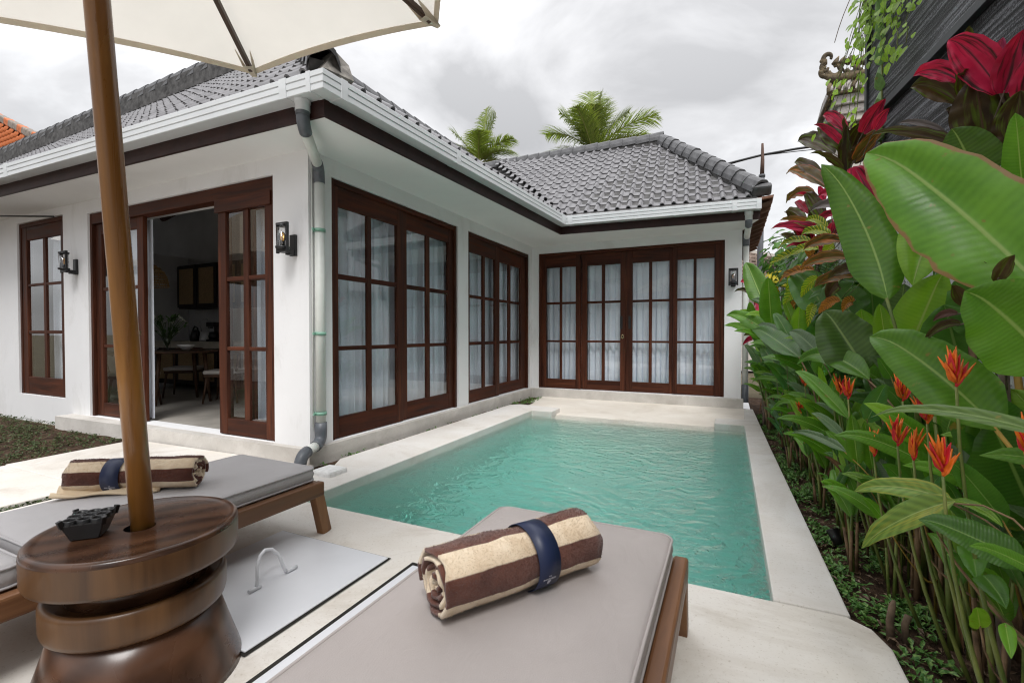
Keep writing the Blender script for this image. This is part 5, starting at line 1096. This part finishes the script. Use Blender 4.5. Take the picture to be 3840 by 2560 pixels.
while y<7.3:
    xw=1.40-.116*y; xl=.53 if y>2.3 else .70
    for x in ([xl+.10,(xw+xl)/2] if xw-xl>.35 else [xw-.08,xl+.04]): spots.append((x+R.uniform(-.05,.05),y+R.uniform(-.07,.07)))
    y+=.23+.018*y
spots+=[(1.16,1.15),(1.12,1.4),(1.02,1.62),(1.10,1.85),(.95,1.98),(1.2,.85)]; nsp=len(spots); yy=2.7
while yy<7.0:
    spots.append((1.45-.116*yy-.17+R.uniform(-.05,.03),yy)); yy+=.30
for k,(x,y) in enumerate(spots):
    p=protos[k%6]; sc=R.uniform(.8,1.15)*(1.05 if x>.72 else .78)
    if k>=nsp: sc=R.uniform(1.25,1.7)
    if k<6: p.matrix_basis=Matrix.Translation((x,y,-.05))@Matrix.Rotation(R.uniform(-.5,.5),4,'Z')@Matrix.Diagonal((sc,sc,sc,1)); WM[p]=p.matrix_basis
    else: copy_tree(p,(x,y,-.05),R.uniform(-.6,.6),sc)
# ---- flowering stalks
FRED=mat('bract_red',(.60,.020,.028),.4,.25,30,.1,60); FOR=mat('bract_orange',(.75,.16,.012),.4,.25,30,.1,60)
FLW=[(.62,1.83,.96,'nearest and largest orange red heliconia flower, below the giant green leaf'),(.62,2.05,.81,'orange red heliconia flower just left of the nearest one'),(.60,2.28,.68,'heliconia flower with spread orange tips low in front of dark stems'),(.61,2.14,.66,'dark red half closed heliconia flower beside two orange ones'),(.56,1.73,.71,'heliconia flower just above the yellow tinged arching leaf'),(.56,2.91,.78,'right one of a close pair of orange heliconia flowers in mid bed'),(.58,3.21,.77,'left one of a close pair of orange heliconia flowers in mid bed'),(.50,3.95,.74,'heliconia flower on a bare stalk in front of a brown leaf in the far bed'),(.48,4.92,.83,'small farthest heliconia flower high among narrow leaves'),(.57,2.47,.59,'slim red heliconia bud low beside the stems'),(.51,4.22,.50,'small heliconia flower low down in the far bed'),(.42,5.2,.72,'tiny orange heliconia flower near the rain pipe end of the bed'),(.70,2.60,.82,'heliconia flower deep among stems before the white wall'),(.72,1.70,.79,'heliconia flower at the right edge half hidden by leaves')]
for k,(x,y,z,lab) in enumerate(FLW):
    R=random.Random(90+k); gx=min(1.3-.116*y,x+.12); T=thing('flowering_heliconia',lab,'flower',(gx,y+.03,-.05)); x,y,z=x*.91,y*.91,1.12+(z-1.12)*.91; top=V(x,y,z)
    MB().tube(arc(top,top+V(.02,.01,-z*.5),(gx,y+.03,-.05),6),[.0035,.004,.0045,.005,.006,.007,.008],6).build('stalk',STEMG,T)
    up_=V(R.uniform(-.25,.1),R.uniform(-.1,.1),1).normalized(); f=bpy.data.objects.new('flower',None); link(f,T,Matrix.Translation(top))
    for q in range(5):
        sgn=-1 if q%2 else 1; az=R.uniform(-.4,.4)+(math.pi if sgn<0 else 0)+math.radians(25); a=(.95,.75,.6,.4,.15)[q]*R.uniform(.7,1.1); l=(.066,.062,.056,.05,.043)[q]*R.uniform(.85,1.2)
        a*=.62
        if k in(3,9): a*=.5
        st=top+up_*.012*q; d=(V(math.cos(az)*math.sin(a),math.sin(az)*math.sin(a),math.cos(a))).normalized(); s=d.cross(V(-.6,-.7,.2)).normalized(); n_=s.cross(d); w=.0085
        b=MB(); pr=[(0,.25),(.25,1),(.5,.85),(.8,.4),(1,.03)]; vs=[]
        for tt,ww in pr:
            c=st+d*l*tt+V(0,0,.012*tt*tt-.004*tt); vs+=[c-s*w*ww+n_*w*.7*ww,c-n_*w*.35*ww,c+s*w*ww+n_*w*.7*ww]
        b.add(vs,[(3*i+j,3*i+j+1,3*i+j+4,3*i+j+3) for i in range(4) for j in range(2)],True); b.build('bract',FRED if (q+k)%3!=1 else FOR,f,solid=.002)
        if q<4:
            fb=MB()
            for z_ in range(2): d2=(d+V(R.uniform(-.5,.5),R.uniform(-.5,.5),R.uniform(.2,.7))).normalized(); fb.tube([st+d*.01,st+d*.01+d2*.04,st+d*.012+d2*.068],[.003,.004,.001],5)
            fb.build('floret',FOR,f)
# ---- ground cover
def cover(name,area,n,smin,smax,m,seed,z=-.035,dens=None,up=.45):
    R=np.random.RandomState(seed); x0,x1,y0,y1=area; V_=[];F_=[]; c=0
    rr=random.Random(seed)
    for i in range(n):
        x=rr.uniform(x0,x1); y=rr.uniform(y0,y1)
        if dens and rr.random()>dens(x,y): continue
        for q in range(rr.choice((3,4,5,6))):
            az=rr.uniform(0,6.28); el=rr.uniform(.05,up*2); l=rr.uniform(smin,smax); w=l*rr.uniform(.16,.26); d=V(math.cos(az)*math.cos(el),math.sin(az)*math.cos(el),math.sin(el)); s=V(-math.sin(az),math.cos(az),rr.uniform(-.3,.3))*w
            p=V(x+rr.uniform(-.02,.02),y+rr.uniform(-.02,.02),z+rr.uniform(0,.022)); m1=p+d*l*.5+V(0,0,.004); e_=p+d*l+V(0,0,-.25*l*el)
            V_+=[p,m1-s,m1+V(0,0,-.004),m1+s,e_]; F_+=[(c,c+2,c+1),(c,c+3,c+2),(c+1,c+2,c+4),(c+2,c+3,c+4)]; c+=5
    me=bpy.data.meshes.new(name); me.from_pydata([tuple(p) for p in V_],[],F_); me.materials.append(m); o=bpy.data.objects.new(name,me); link(o); o['kind']='stuff'; return o
def gmat(name,lo,hi,alt):
    t=NT(name); v=t.coord(); n=t.noise(v,16,4); n2=t.noise(v,60,2); c=t.mix(t.ramp(n2,(.52,(0,0,0)),(.62,(1,1,1))),t.ramp(n,(.3,lo),(.7,hi)),alt); sh=t.pbsdf(c,.45,None,.4); tl=t.n('ShaderNodeBsdfTranslucent'); t.l(c,tl.inputs[0]); mx=t.n('ShaderNodeMixShader',Fac=.25); t.l(sh,mx.inputs[1]); t.l(tl.outputs[0],mx.inputs[2]); return t.fin(mx.outputs[0])
GC=gmat('ground_cover_leaf',(.05,.15,.03),(.12,.26,.05),(.22,.36,.09)); LG=gmat('lawn_leaf',(.030,.055,.016),(.065,.10,.028),(.12,.13,.05)); LIT=gmat('litter_leaf',(.10,.055,.03),(.2,.13,.08),(.30,.22,.14))
nb_=lambda x,y: (1.0 if mnoise.noise((x*6,y*4,1))>.0 else .10)*max(0,min(1,(.92-.055*y-x)/.10+ (0.2 if mnoise.noise((x*5,y*5,8))>.1 else 0)))
edge=lambda x,y: (.455-.018*(y-2.2)<x if y>2.2 else x>.56)
cover('ground_cover',(.36,1.05,1.2,7.4),6000,.022,.050,GC,3,dens=lambda x,y: nb_(x,y) if edge(x,y) else 0)
cover('leaf_litter',(.40,1.3,1.2,7.6),1500,.012,.04,LIT,5,z=-.038,up=.2,dens=lambda x,y: .8 if edge(x,y) else 0)
cover('lawn_grass',(-12,-5.66,-.5,2.84),9000,.018,.046,LG,6,z=-.022,dens=lambda x,y: (.85 if mnoise.noise((x*1.5,y*2.2,2))>-.10 else .28) if y<2.70 or x<-7.45 else 0)
cover('joint_weeds',(-4.28,-4.17,.2,1.74),160,.02,.05,LG,8,z=-.04)
cover('strip_weeds',(-3.235,-3.15,2.9,6.7),240,.015,.045,GC,9,z=-.03,up=.6,dens=lambda x,y: .8 if mnoise.noise((x*2,y*2.4,4))>.12 or y>7.1 else .08)
cover('corner_weeds',(-3.2,-2.95,6.8,7.7),90,.015,.045,GC,10,z=-.03,up=.6)
# ---------------------------------------------------------------- boundary wall, black screen, creepers
def rough_white():
    t=NT('rough_white_wall'); v=t.coord(); n=t.noise(v,26,6,.7); c=t.mix(t.ramp(n,(.52,(0,0,0)),(.60,(1,1,1))),(.70,.71,.73),(.10,.10,.11)); c=t.mix(t.ramp(t.noise(v,3,4),(.4,(0,0,0)),(.75,(.5,.5,.5))),c,(.30,.29,.27)); return t.fin(t.pbsdf(c,.9,t.bump(n,.8,.02),.2))
def xw(y): return 1.45-.116*y
bw=thing('boundary_wall','rough whitewashed boundary wall behind the planting bed','wall',(xw(4),4,0))
b=MB(); b.add([(xw(-3),-3,-.1),(xw(8.2),8.2,-.1),(xw(8.2),8.2,2.05),(xw(-3),-3,2.05),(xw(-3)+.16,-3,-.1),(xw(8.2)+.16,8.2,-.1),(xw(8.2)+.16,8.2,2.05),(xw(-3)+.16,-3,2.05)],[(0,3,2,1),(4,5,6,7),(3,7,6,2),(0,4,7,3),(1,2,6,5)]); b.build('wall_face',rough_white(),bw)
def net_mat():
    t=NT('black_shade_net'); tc=t.n('ShaderNodeTexCoord'); mp=t.n('ShaderNodeMapping'); mp.inputs['Scale'].default_value=(1,1,1); t.l(tc.outputs['UV'],mp.inputs[0]); sp=t.n('ShaderNodeSeparateXYZ'); t.l(mp.outputs[0],sp.inputs[0])
    cm=t.n('ShaderNodeCombineXYZ'); t.l(t.math('MULTIPLY',sp.outputs['X'],1.4),cm.inputs[0]); t.l(t.math('MULTIPLY',sp.outputs['Y'],42),cm.inputs[1]); n=t.noise(cm.outputs[0],1.0,5,.62,.3); n2=t.noise(tc.outputs['UV'],95,3,.7); n3=t.noise(tc.outputs['UV'],2.2,3)
    c=t.ramp(t.math('ADD',t.math('MULTIPLY',n,.7),t.math('MULTIPLY',n2,.3)),(.42,(.004,.0045,.005)),(.50,(.022,.023,.026)),(.58,(.17,.175,.19)))
    return t.fin(t.pbsdf(c,.55,t.bump(t.math('ADD',n,t.math('MULTIPLY',n2,.6)),.9,.02),.4))
S=thing('black_screen','tall black shade net screen on a dark metal frame above the boundary wall','screen',(xw(3),3,2.0))
NETM=net_mat(); nvv,nuu=60,40; uv=[]
g=MB()
def P(i,j):
    y=-3+7.36*i/nuu; z=1.98+4.2*j/nvv; uv.append((y,z)); return (xw(y)-.012+.012*mnoise.noise((y*2,z*2,0))+.010*mnoise.noise((y*1.5,z*11,7)),y+.03*mnoise.noise((z*4,i,0))*(1 if i==nuu else 0),z)
g.grid(P,nuu+1,nvv+1); g.build('shade_net',NETM,S,uv=uv,solid=.012)
FR=mat('screen_frame_metal',(.022,.025,.028),.45,.2)
for z in (2.02,2.67,3.9,5.1): MB().bar((xw(-3)-.035,-3,z),(xw(4.3)-.035,4.3,z),.05,.05).build('frame_beam',FR,S,.003)
for y in (4.32,1.2): MB().bar((xw(y)-.005,y,-.1),(xw(y)-.005,y,6.2),.06,.06).build('frame_post',FR,S,.003)
VINL=leaf_mat('creeper_leaf',(.20,.36,.018),(.32,.50,.03),(.2,.32,.06),.1,10,trans=.4); POTH=leaf_mat('pothos_leaf',(.12,.23,.06),(.19,.32,.11),(.14,.24,.1),.12,20,trans=.25)
VN=thing('creeper','bright green small leaved creeper spilling over the far top end of the black screen','creeper',(xw(4.2),4.2,3.2))
lm=MB(); lm.add([(0,0,0),(-.3,.35,.06),(0,.45,0),(.3,.35,.06),(-.22,.75,.03),(0,.8,-.02),(.22,.75,.03),(0,1.05,-.06)],[(0,2,1),(0,3,2),(1,2,5,4),(2,3,6,5),(4,5,7),(5,6,7)],True); VLM=lm.mesh('leaf',VINL,[(.5,0),(.2,.35),(.5,.45),(.8,.35),(.28,.75),(.5,.8),(.72,.75),(.5,1)])
R=random.Random(77); tips=[]
def vl(p,s):
    nrm=V(-.75,-.6,R.uniform(-.1,.7)).normalized(); dn=V(R.uniform(-.6,.6),R.uniform(-.6,.6),-1+R.uniform(-.2,.7)); dn=(dn-nrm*dn.dot(nrm)).normalized(); x=dn.cross(nrm).normalized()
    inst('leaf',VLM,VN,Matrix.Translation(p)@Matrix((( *x,0),(*dn,0),(*nrm,0),(0,0,0,1))).transposed()@Matrix.Diagonal((s,s,s,1)))
nl=0
for k in range(26):      # trailing strands
    if k<17: y=R.uniform(3.55,4.36); z0=2.62+.95*(y-3.5)*.75+R.uniform(.38,.75); ln=R.uniform(.22,.5)*(1.15 if y>4.1 else .8); x=xw(y)-.06; dr=V(R.uniform(-.08,.02),R.uniform(-.05,.08),-1)
    else: y=4.38; z0=R.uniform(3.3,3.8); ln=R.uniform(.6,1.15); x=xw(y)-.02; dr=V(R.uniform(-.28,-.02),R.uniform(.05,.2),-1)
    dr.normalize(); p0=V(x,y,z0); pts=[p0+dr*ln*q/7+V(.025*mnoise.noise((k,q*.6,0)),.03*mnoise.noise((k,q*.6,4)),0) for q in range(8)]; MB().tube(pts,.0028,4).build('vine_stem',STEMG,VN)
    for q in range(8):
        for e_ in range(R.choice((1,1,2)) if k<17 else R.choice((0,1,1))):
            if nl<285: vl(pts[q]+V(R.gauss(0,.03),R.gauss(0,.03),R.gauss(0,.02)),R.uniform(.045,.08)); nl+=1
for k in range(130):
    if nl<299: y=R.uniform(3.4,4.4); vl(V(xw(y)-.04-.07*R.random(),y,2.80+.71*(y-3.5)+.25+R.random()*.6),R.uniform(.05,.09)); nl+=1
for (a,b_) in (((xw(4.38),4.38,3.45),(.70,4.6,2.95)),((xw(4.38),4.38,3.9),(.78,4.7,3.55)),((xw(4.38),4.38,3.2),(.74,4.5,2.72))): MB().tube(arc(a,(Vector(a)+Vector(b_))/2+V(-.03,0,.08),b_,6),.003,4).build('vine_stem',STEMB,VN)
PO=thing('shingle_creeper','shingle plant of paired grey green leaves climbing straight up the black screen','creeper',(xw(4.0),4.0,2.4))
MB().tube([(xw(4.05)-.03,4.05,-.05),(xw(4.05)-.03,4.05,3.4)],.006,5).build('vine_stem',STEMG,PO)
for k in range(13):
    z=2.28+k*.088; s=-1 if k%2 else 1; b=V(xw(4.05)-.035,4.05,z); t_=b+V(-.035*s*.6-.01,-.045*s,.12); o=bpy.data.objects.new('leaf',leafmesh(b,t_,.075,V(-.01,0,0),V(-.75,-.65,.1),.1,POTH,'ban',7,k)); link(o,PO)
# dark shrub with glossy leaves + yellow shrub behind croton
def shrub(name,label,c,rx,ry,rz,n,ls,m,seed,lw=.45):
    T=thing(name,label,'shrub',(c[0],c[1],-.05)); R=random.Random(seed); b=V(0,0,0)
    MB().tube([(c[0],c[1],-.06),(c[0]+.02,c[1],c[2]-rz*.3)],[.022,.012],7).build('trunk',CANEM,T)
    mes=[leafmesh((0,0,0),(0,ls,0),ls*lw,(0,0,ls*.12),(0,0,1),.25,m,'tx',7,seed+q) for q in range(4)]
    for k in range(n):
        d=V(R.gauss(0,1),R.gauss(0,1),R.gauss(.2,1)).normalized(); p=V(c[0]+d.x*rx*R.uniform(.5,1),c[1]+d.y*ry*R.uniform(.5,1),c[2]+d.z*rz*R.uniform(.5,1)); nr=(d+V(-.5,-.6,.6)).normalized(); y_=V(d.x+R.gauss(0,.6),d.y+R.gauss(0,.6),R.uniform(-1,.3)); y_=(y_-nr*y_.dot(nr)).normalized(); x=y_.cross(nr); s=R.uniform(.7,1.25)
        inst('leaf',mes[k%4],T,Matrix.Translation(p)@Matrix((( *x,0),(*y_,0),(*nr,0),(0,0,0,1))).transposed()@Matrix.Diagonal((s,s,s,1)))
        if k%9==0: MB().tube([(c[0],c[1],c[2]-rz*.6),p],.005,4).build('twig',CANEM,T)
shrub('glossy_shrub','dark glossy leaved shrub at the far end of the bed before the brown roof',(.58,6.7,2.06),.22,.3,.35,90,.16,LM['bdk'],61)
shrub('yellow_croton','small yellow croton beside the dark glossy shrub',(.47,6.6,1.78),.14,.16,.12,46,.13,leaf_mat('leaf_bright_yellow',(.42,.36,.02),(.62,.50,.03),(.6,.5,.1),.1,20),62,.3)
shrub('dark_shrub','dark shrub filling the bed behind the croton leaves',(.62,5.2,1.62),.16,.55,.55,110,.17,LM['bdk'],63)
shrub('dark_shrub','dark shrub against the white wall behind the mid bed heliconia',(.72,4.2,1.15),.12,.5,.5,80,.19,LM['bdk'],64)
shrub('dark_shrub','dark bronze shrub among the giant leaves under the black screen',(1.02,2.6,1.55),.12,.45,.4,60,.22,LM['bdk'],65)
# ---------------------------------------------------------------- beyond the garden
TW_=thing('carved_tower','weathered stone gate tower with carved crest and tiled cap beyond the black screen','tower',(1.55,7.6,0)); STN=mat('weathered_stone',(.36,.33,.31),.9,.35,9,.6,35,dist=.02); STD=mat('mossy_dark_stone',(.085,.068,.05),.9,.5,12,.8,30,dist=.02,tint=(.20,.15,.085)); STW=mat('pale_stone',(.56,.52,.47),.9,.2,14,.4,50)
MB().box(1.34,2.2,7.44,8.2,-.1,3.80).build('shaft',STW,TW_,.01); MB().box(1.315,2.2,7.42,8.2,3.90,3.99).build('moulding',STW,TW_,.008); MB().box(1.35,2.2,7.46,8.2,3.80,3.90).build('shaft',STD,TW_); MB().box(1.27,2.2,7.39,8.2,3.99,4.10).build('moulding',STN,TW_,.012); MB().box(1.225,2.2,7.36,8.2,4.105,4.235).build('moulding',STN,TW_,.012)
for k in range(14): MB().bar((1.345+.06*k,7.437,3.36),(1.345+.06*k+.16,7.437,3.78),.014,.012,(0,1,0)).build('carved_groove',STD,TW_)
MB().box(1.165,2.3,7.32,8.3,4.238,4.275).build('cap_slab',STD,TW_,.012)
rf=MB(); rf.add([(1.165,7.32,4.27),(2.3,7.32,4.27),(2.3,8.3,4.27),(1.165,8.3,4.27),(1.20,7.44,4.46),(2.3,7.44,4.46),(2.3,8.1,4.46),(1.20,8.1,4.46)],[(0,1,5,4),(3,0,4,7),(4,5,6,7),(2,3,7,6)]); rf.build('cap_roof',STN,TW_)
for k in range(9):
    x=1.19+.075*k; MB().tube([(x,7.315,4.275),(x+.012,7.35,4.34),(x+.05,7.40,4.40),(x+.085,7.435,4.47)],[.027,.026,.024,.020],6).build('cap_tile',STD if k%2 else STN,TW_)
MB().tube([(1.165,7.32,4.26),(1.17,7.38,4.36),(1.20,7.44,4.47)],[.032,.03,.026],7).build('cap_tile',STD,TW_)
def scroll(cx,cz,r,tn,a0,dirn,y=7.40): return [(cx+(r*(1-.62*q/14))*math.cos(a0+dirn*tn*q/14),y,cz+(r*(1-.62*q/14))*math.sin(a0+dirn*tn*q/14)) for q in range(15)]
cr=MB()
for (cx,cz,r,tn,a0,dr) in ((1.19,4.685,.060,4.6,-2.2,-1),(1.165,4.60,.055,4.6,1.4,1),(1.165,4.55,.05,4.4,2.6,1),(1.26,4.565,.075,5.0,3.4,1),(1.33,4.575,.06,4.6,.4,1),(1.41,4.545,.055,4.8,3.2,1),(1.50,4.54,.05,4.6,.6,1),(1.60,4.53,.05,4.6,.4,1),(1.70,4.53,.05,4.6,.4,1)): cr.tube(scroll(cx,cz,r,tn,a0,dr),[.030-.0011*q for q in range(15)],7)
cr.tube([(1.15,7.40,4.52),(1.24,7.40,4.475),(1.5,7.40,4.47),(2.2,7.40,4.48)],[.025,.042,.04,.035],8)
for k in range(11): cr.tube([(1.245+.06*k,7.40,4.61-.007*k),(1.265+.06*k,7.40,4.645-.007*k),(1.29+.06*k,7.40,4.685-.009*k)],[.035,.027,.005],6)
for k in range(6): cr.tube([(1.14+.01*k,7.40,4.66-.032*k),(1.105+.012*k,7.39,4.672-.034*k)],[.026,.013],6)
cr.v=[(1.16+(x-1.16)*1.15-.03,y,4.47+(z-4.47)*1.35) for x,y,z in cr.v]; cr.build('carved_crest',STD,TW_)
UP=thing('utility_pole','grey utility pole with a rusty tip behind the villa roof','pole',(.69,13,0)); PG=mat('pole_grey',(.10,.105,.115),.6,.2)
MB().tube([(.665,13,0),(.675,13,3),(.70,13,5.0)],[.075,.07,.062],12).build('post',PG,UP); MB().tube([(.70,13,4.98),(.71,13,5.35),(.705,13,5.78)],[.05,.042,.026],8).build('rusty_tip',mat('rust',(.10,.06,.045),.9,.4),UP); MB().tube([(.70,13,4.96),(.70,13,5.02)],.075,10).build('clamp',PG,UP)
for k,(dz,sg,lab) in enumerate(((0,.25,'thick black overhead cable crossing the utility pole'),(-.06,.34,'thin overhead wire just under the thick cable'),(-3.05+.4,.1,'low overhead cable behind the far rain pipe'))):
    if k<2: pts=arc((-2.2,13,5.05+dz),(.1,13,5.78+dz),(.7,13,5.49+dz),8)[:-1]+arc((.70,13,5.49+dz),(1.6,13,5.62+dz*1.6),(3.2,12.6,5.60+dz*2),6); pts=[(-1.6,13,5.10+dz),(-.4,13,5.36+dz*.6),(.2,13,5.44+dz*.4),(.70,13,5.50+dz*.2),(1.4,13,5.53+dz*1.0),(2.2,13,5.53+dz*1.6),(4,13,5.6+dz*1.6)]
    else: pts=[(-.2,13,3.20),(.66,13,3.36),(2.2,13,3.75)]
    tag(MB().tube(pts,.028 if k==0 else .010,6).build('overhead_cable',BLK),lab,'cable')
NR=thing('neighbour_roof','small brown tiled roof peeping out beside the far rain pipe','house',(1.2,15.5,0)); BT=mat('brown_old_tile',(.17,.125,.10),.85,.4,10,.3,40)
MB().box(-.2,2.8,15.6,18,0,2.9).build('wall',STW,NR)
nr=MB(); nr.add([(.2,14.9,2.55),(3.0,14.9,2.55),(2.2,16.2,3.15),(.3,16.2,3.72)],[(0,1,2,3)]); nr.build('roof_slope',BT,NR,solid=.05)
nt=MB()
for j in range(9):
    for i in range(14):
        f=j/9; a=Vector((.2,14.9,2.55)).lerp(Vector((.3,16.2,3.72)),f); c=Vector((3.0,14.9,2.55)).lerp(Vector((2.2,16.2,3.15)),f); p=a.lerp(c,(i+.5)/14); nt.box(p.x-.06,p.x+.05,p.y,p.y+.14,p.z+.02,p.z+.07)
nt.build('roof_tile',BT,NR)['kind']='stuff'
MB().bar((.25,16.2,3.75),(2.2,16.2,3.18),.10,.12).build('ridge',STW,NR)
for k in range(3): MB().tube([(.32+.5*k,16.2,3.76-.15*k),(.32+.5*k,16.2,3.95-.15*k)],[.03,.005],6).build('finial',STD,NR)
OR=thing('orange_roof_house','house with bright orange clay tiled roof beyond the left end of the villa','house',(-19,8,0)); OT=mat('orange_clay_tile',(.52,.145,.045),.75,.35,8,.3,30); OG=mat('old_ridge',(.24,.20,.17),.9,.4,7,.5,20)
PL_,PH_=Vector((-22.44,8.6,7.79)),Vector((-37.7,10.8,13.57))
MB().box(-46,-25,9.6,16,0,PL_.z).build('wall',STW,OR)
orf=MB(); orf.add([(-46,PL_.y,PL_.z),PL_,PH_,(-46,PH_.y,PH_.z)],[(0,1,2,3)]); orf.build('roof_slope',OT,OR,solid=.1)
om=MB(); prf=[(0,0),(.10,.02),(.2,.09),(.3,.02)]
om.add([(x,0,h+.05) for x,h in prf]+[(x,.36,h) for x,h in prf]+[(x,0,h) for x,h in prf],[(0,1,5,4),(1,2,6,5),(2,3,7,6),(0,8,9,1),(1,9,10,2),(2,10,11,3)],True); OM=om.mesh('roof_tile',OT)
ey=Vector((0,PH_.y-PL_.y,PH_.z-PL_.z)); LN=ey.length; ey.normalize(); nn=V(1,0,0).cross(ey)
for j in range(int(LN/.36)):
    xr=PL_.x+(PH_.x-PL_.x)*(j*.36+.3)/LN
    for i in range(22):
        p=Vector((xr-.36-i*.30,PL_.y,PL_.z))+ey*(j*.36); inst('roof_tile',OM,OR,Matrix.Translation(p+nn*.05)@Matrix((( 1,0,0,0),(*ey,0),(*nn,0),(0,0,0,1))).transposed())
for k in range(20): MB().bar(PL_.lerp(PH_,k/20)+V(0,0,.12),PL_.lerp(PH_,(k+1.1)/20)+V(0,0,.16),.34,.30).build('ridge_cap',OG if k%3 else OT,OR,.05)
BU=thing('roadside_tree','leafy green bush top beside the orange roof at the left edge','tree',(-21.4,6.4,0)); R=random.Random(5); BUX,BUB,BUC=(-21.4,6.4,0),(-21.4,6.4,5.4),V(-22.1,6.4,6.35)
MB().tube([BUX,BUB],[.09,.05],8).build('trunk',CANEM,BU); lv=MB()
for k in range(260):
    d=V(R.gauss(0,1),R.gauss(0,1),R.gauss(0,1)).normalized(); p=BUC+Vector((d.x*.75,d.y*.8,d.z*.9))*R.uniform(.4,1); a=V(R.gauss(0,1),R.gauss(0,1),R.gauss(0,.6)).normalized()*.14; s=a.cross(d).normalized()*.045; lv.add([p,p+a*.5+s,p+a,p+a*.5-s],[(0,1,2,3)])
lv.build('crown',LM['byl'],BU,uv=[(.5,0),(.9,.5),(.5,1),(.1,.5)]*260)
PALM=leaf_mat('palm_leaflet',(.10,.16,.028),(.21,.26,.06),(.25,.25,.08),.15,20,trans=.3); PALR=mat('palm_rachis',(.30,.30,.10),.6,.2)
def palm(c,label,fr,seed,trunk_to):
    T=thing('coconut_palm',label,'palm tree',trunk_to); C=Vector(c); R=random.Random(seed)
    MB().tube([Vector(trunk_to),Vector(trunk_to).lerp(C,.5)+V(.3,0,0),C],[.22,.17,.13],10).build('trunk',CANEM,T)
    for (az,el,L,drp) in fr:
        d=V(math.cos(az)*math.cos(el),math.sin(az)*math.cos(el),math.sin(el)); pts=[C+d*L*q/12+V(0,0,-drp*L*(q/12)**2) for q in range(13)]
        f=MB().tube(pts,[.05-.0035*q for q in range(13)],5).build('frond',PALR,T); lb=MB(); uv=[]
        for q in range(84):
            t=.08+.92*q/84; i=min(11,int(t*12)); p=pts[i].lerp(pts[i+1],t*12-i); tg=(pts[i+1]-pts[i]).normalized(); s=tg.cross(V(0,0,1)).normalized(); u=s.cross(tg)
            ll=L*.42*(math.sin(math.pi*min(1,t*.9+.12))**.6)*R.uniform(.8,1.1)
            for sd in (-1,1):
                dd=(s*sd*.72+tg*.62+u*.16+V(R.gauss(0,.06),R.gauss(0,.06),R.gauss(0,.06)-.12)).normalized(); w=tg.cross(dd).normalized().cross(dd)*.030
                lb.add([p-w,p+w,p+dd*ll*.6+w*.8+V(0,0,-.06*ll),p+dd*ll+V(0,0,-.22*ll),p+dd*ll*.6-w*.8+V(0,0,-.06*ll)],[(0,1,2,4),(4,2,3)]); uv+=[(.3,0),(.7,0),(.65,.6),(.5,1),(.35,.6)]
        lb.build('leaflets',PALM,f,uv=uv)
A=lambda x: math.radians(x)   # azimuth 0 = +X, 90 = +Y
palm((-18.4,33,14.9),'left coconut palm top behind the villa roof valley with one upright frond',[(A(60),A(80),5.0,.04),(A(20),A(72),4.6,.10),(A(165),A(50),5.2,.30),(A(190),A(58),4.6,.22),(A(185),A(30),4.8,.42),(A(5),A(46),4.4,.38),(A(-10),A(28),4.0,.45),(A(-60),A(50),3.8,.35),(A(120),A(65),4.4,.15),(A(15),A(12),3.8,.5),(A(200),A(12),4.2,.5)],11,(-18,33,0))
palm((-9.0,33,14.2),'right coconut palm top spreading wide fronds behind the far roof ridge',[(A(110),A(78),5.4,.06),(A(70),A(74),4.8,.08),(A(25),A(58),5.0,.26),(A(178),A(48),5.6,.40),(A(190),A(62),5.2,.28),(A(172),A(26),4.8,.46),(A(2),A(40),6.0,.34),(A(-5),A(26),5.2,.44),(A(-70),A(70),3.8,.2),(A(30),A(82),4.8,.06),(A(-110),A(62),4.2,.25),(A(150),A(70),4.6,.15)],12,(-9.4,33,0))
# behind the camera, seen only as reflections in the panes
TP=thing('thatched_pavilion','open pavilion with a thatched roof across the lawn, mirrored in the door panes','pavilion',(-12.5,-4,0)); TH=mat('thatch',(.30,.24,.17),.95,.4,24,.8,60,dist=.03)
th=MB(); th.add([(-15.5,-7,2.9),(-9.6,-7,2.9),(-9.6,-1.2,2.9),(-15.5,-1.2,2.9),(-12.9,-4.4,5.4),(-12.1,-3.8,5.4)],[(0,1,5,4),(1,2,5),(2,3,4,5),(3,0,4)]); th.build('thatch_roof',TH,TP,solid=.18)
for x in (-15,-10.1):
    for y in (-6.5,-1.7): MB().tube([(x,y,0),(x,y,3.1)],.08,10).build('post',TEAKZ,TP)
MB().box(-15,-10,-6.6,-1.6,-.05,.25).build('platform',DECK,TP)
gw=MB().box(-22,4,-8.2,-8.0,-.1,2.3).build('garden_wall',WH); tag(gw,'plain white garden wall closing the far side of the lawn','wall')
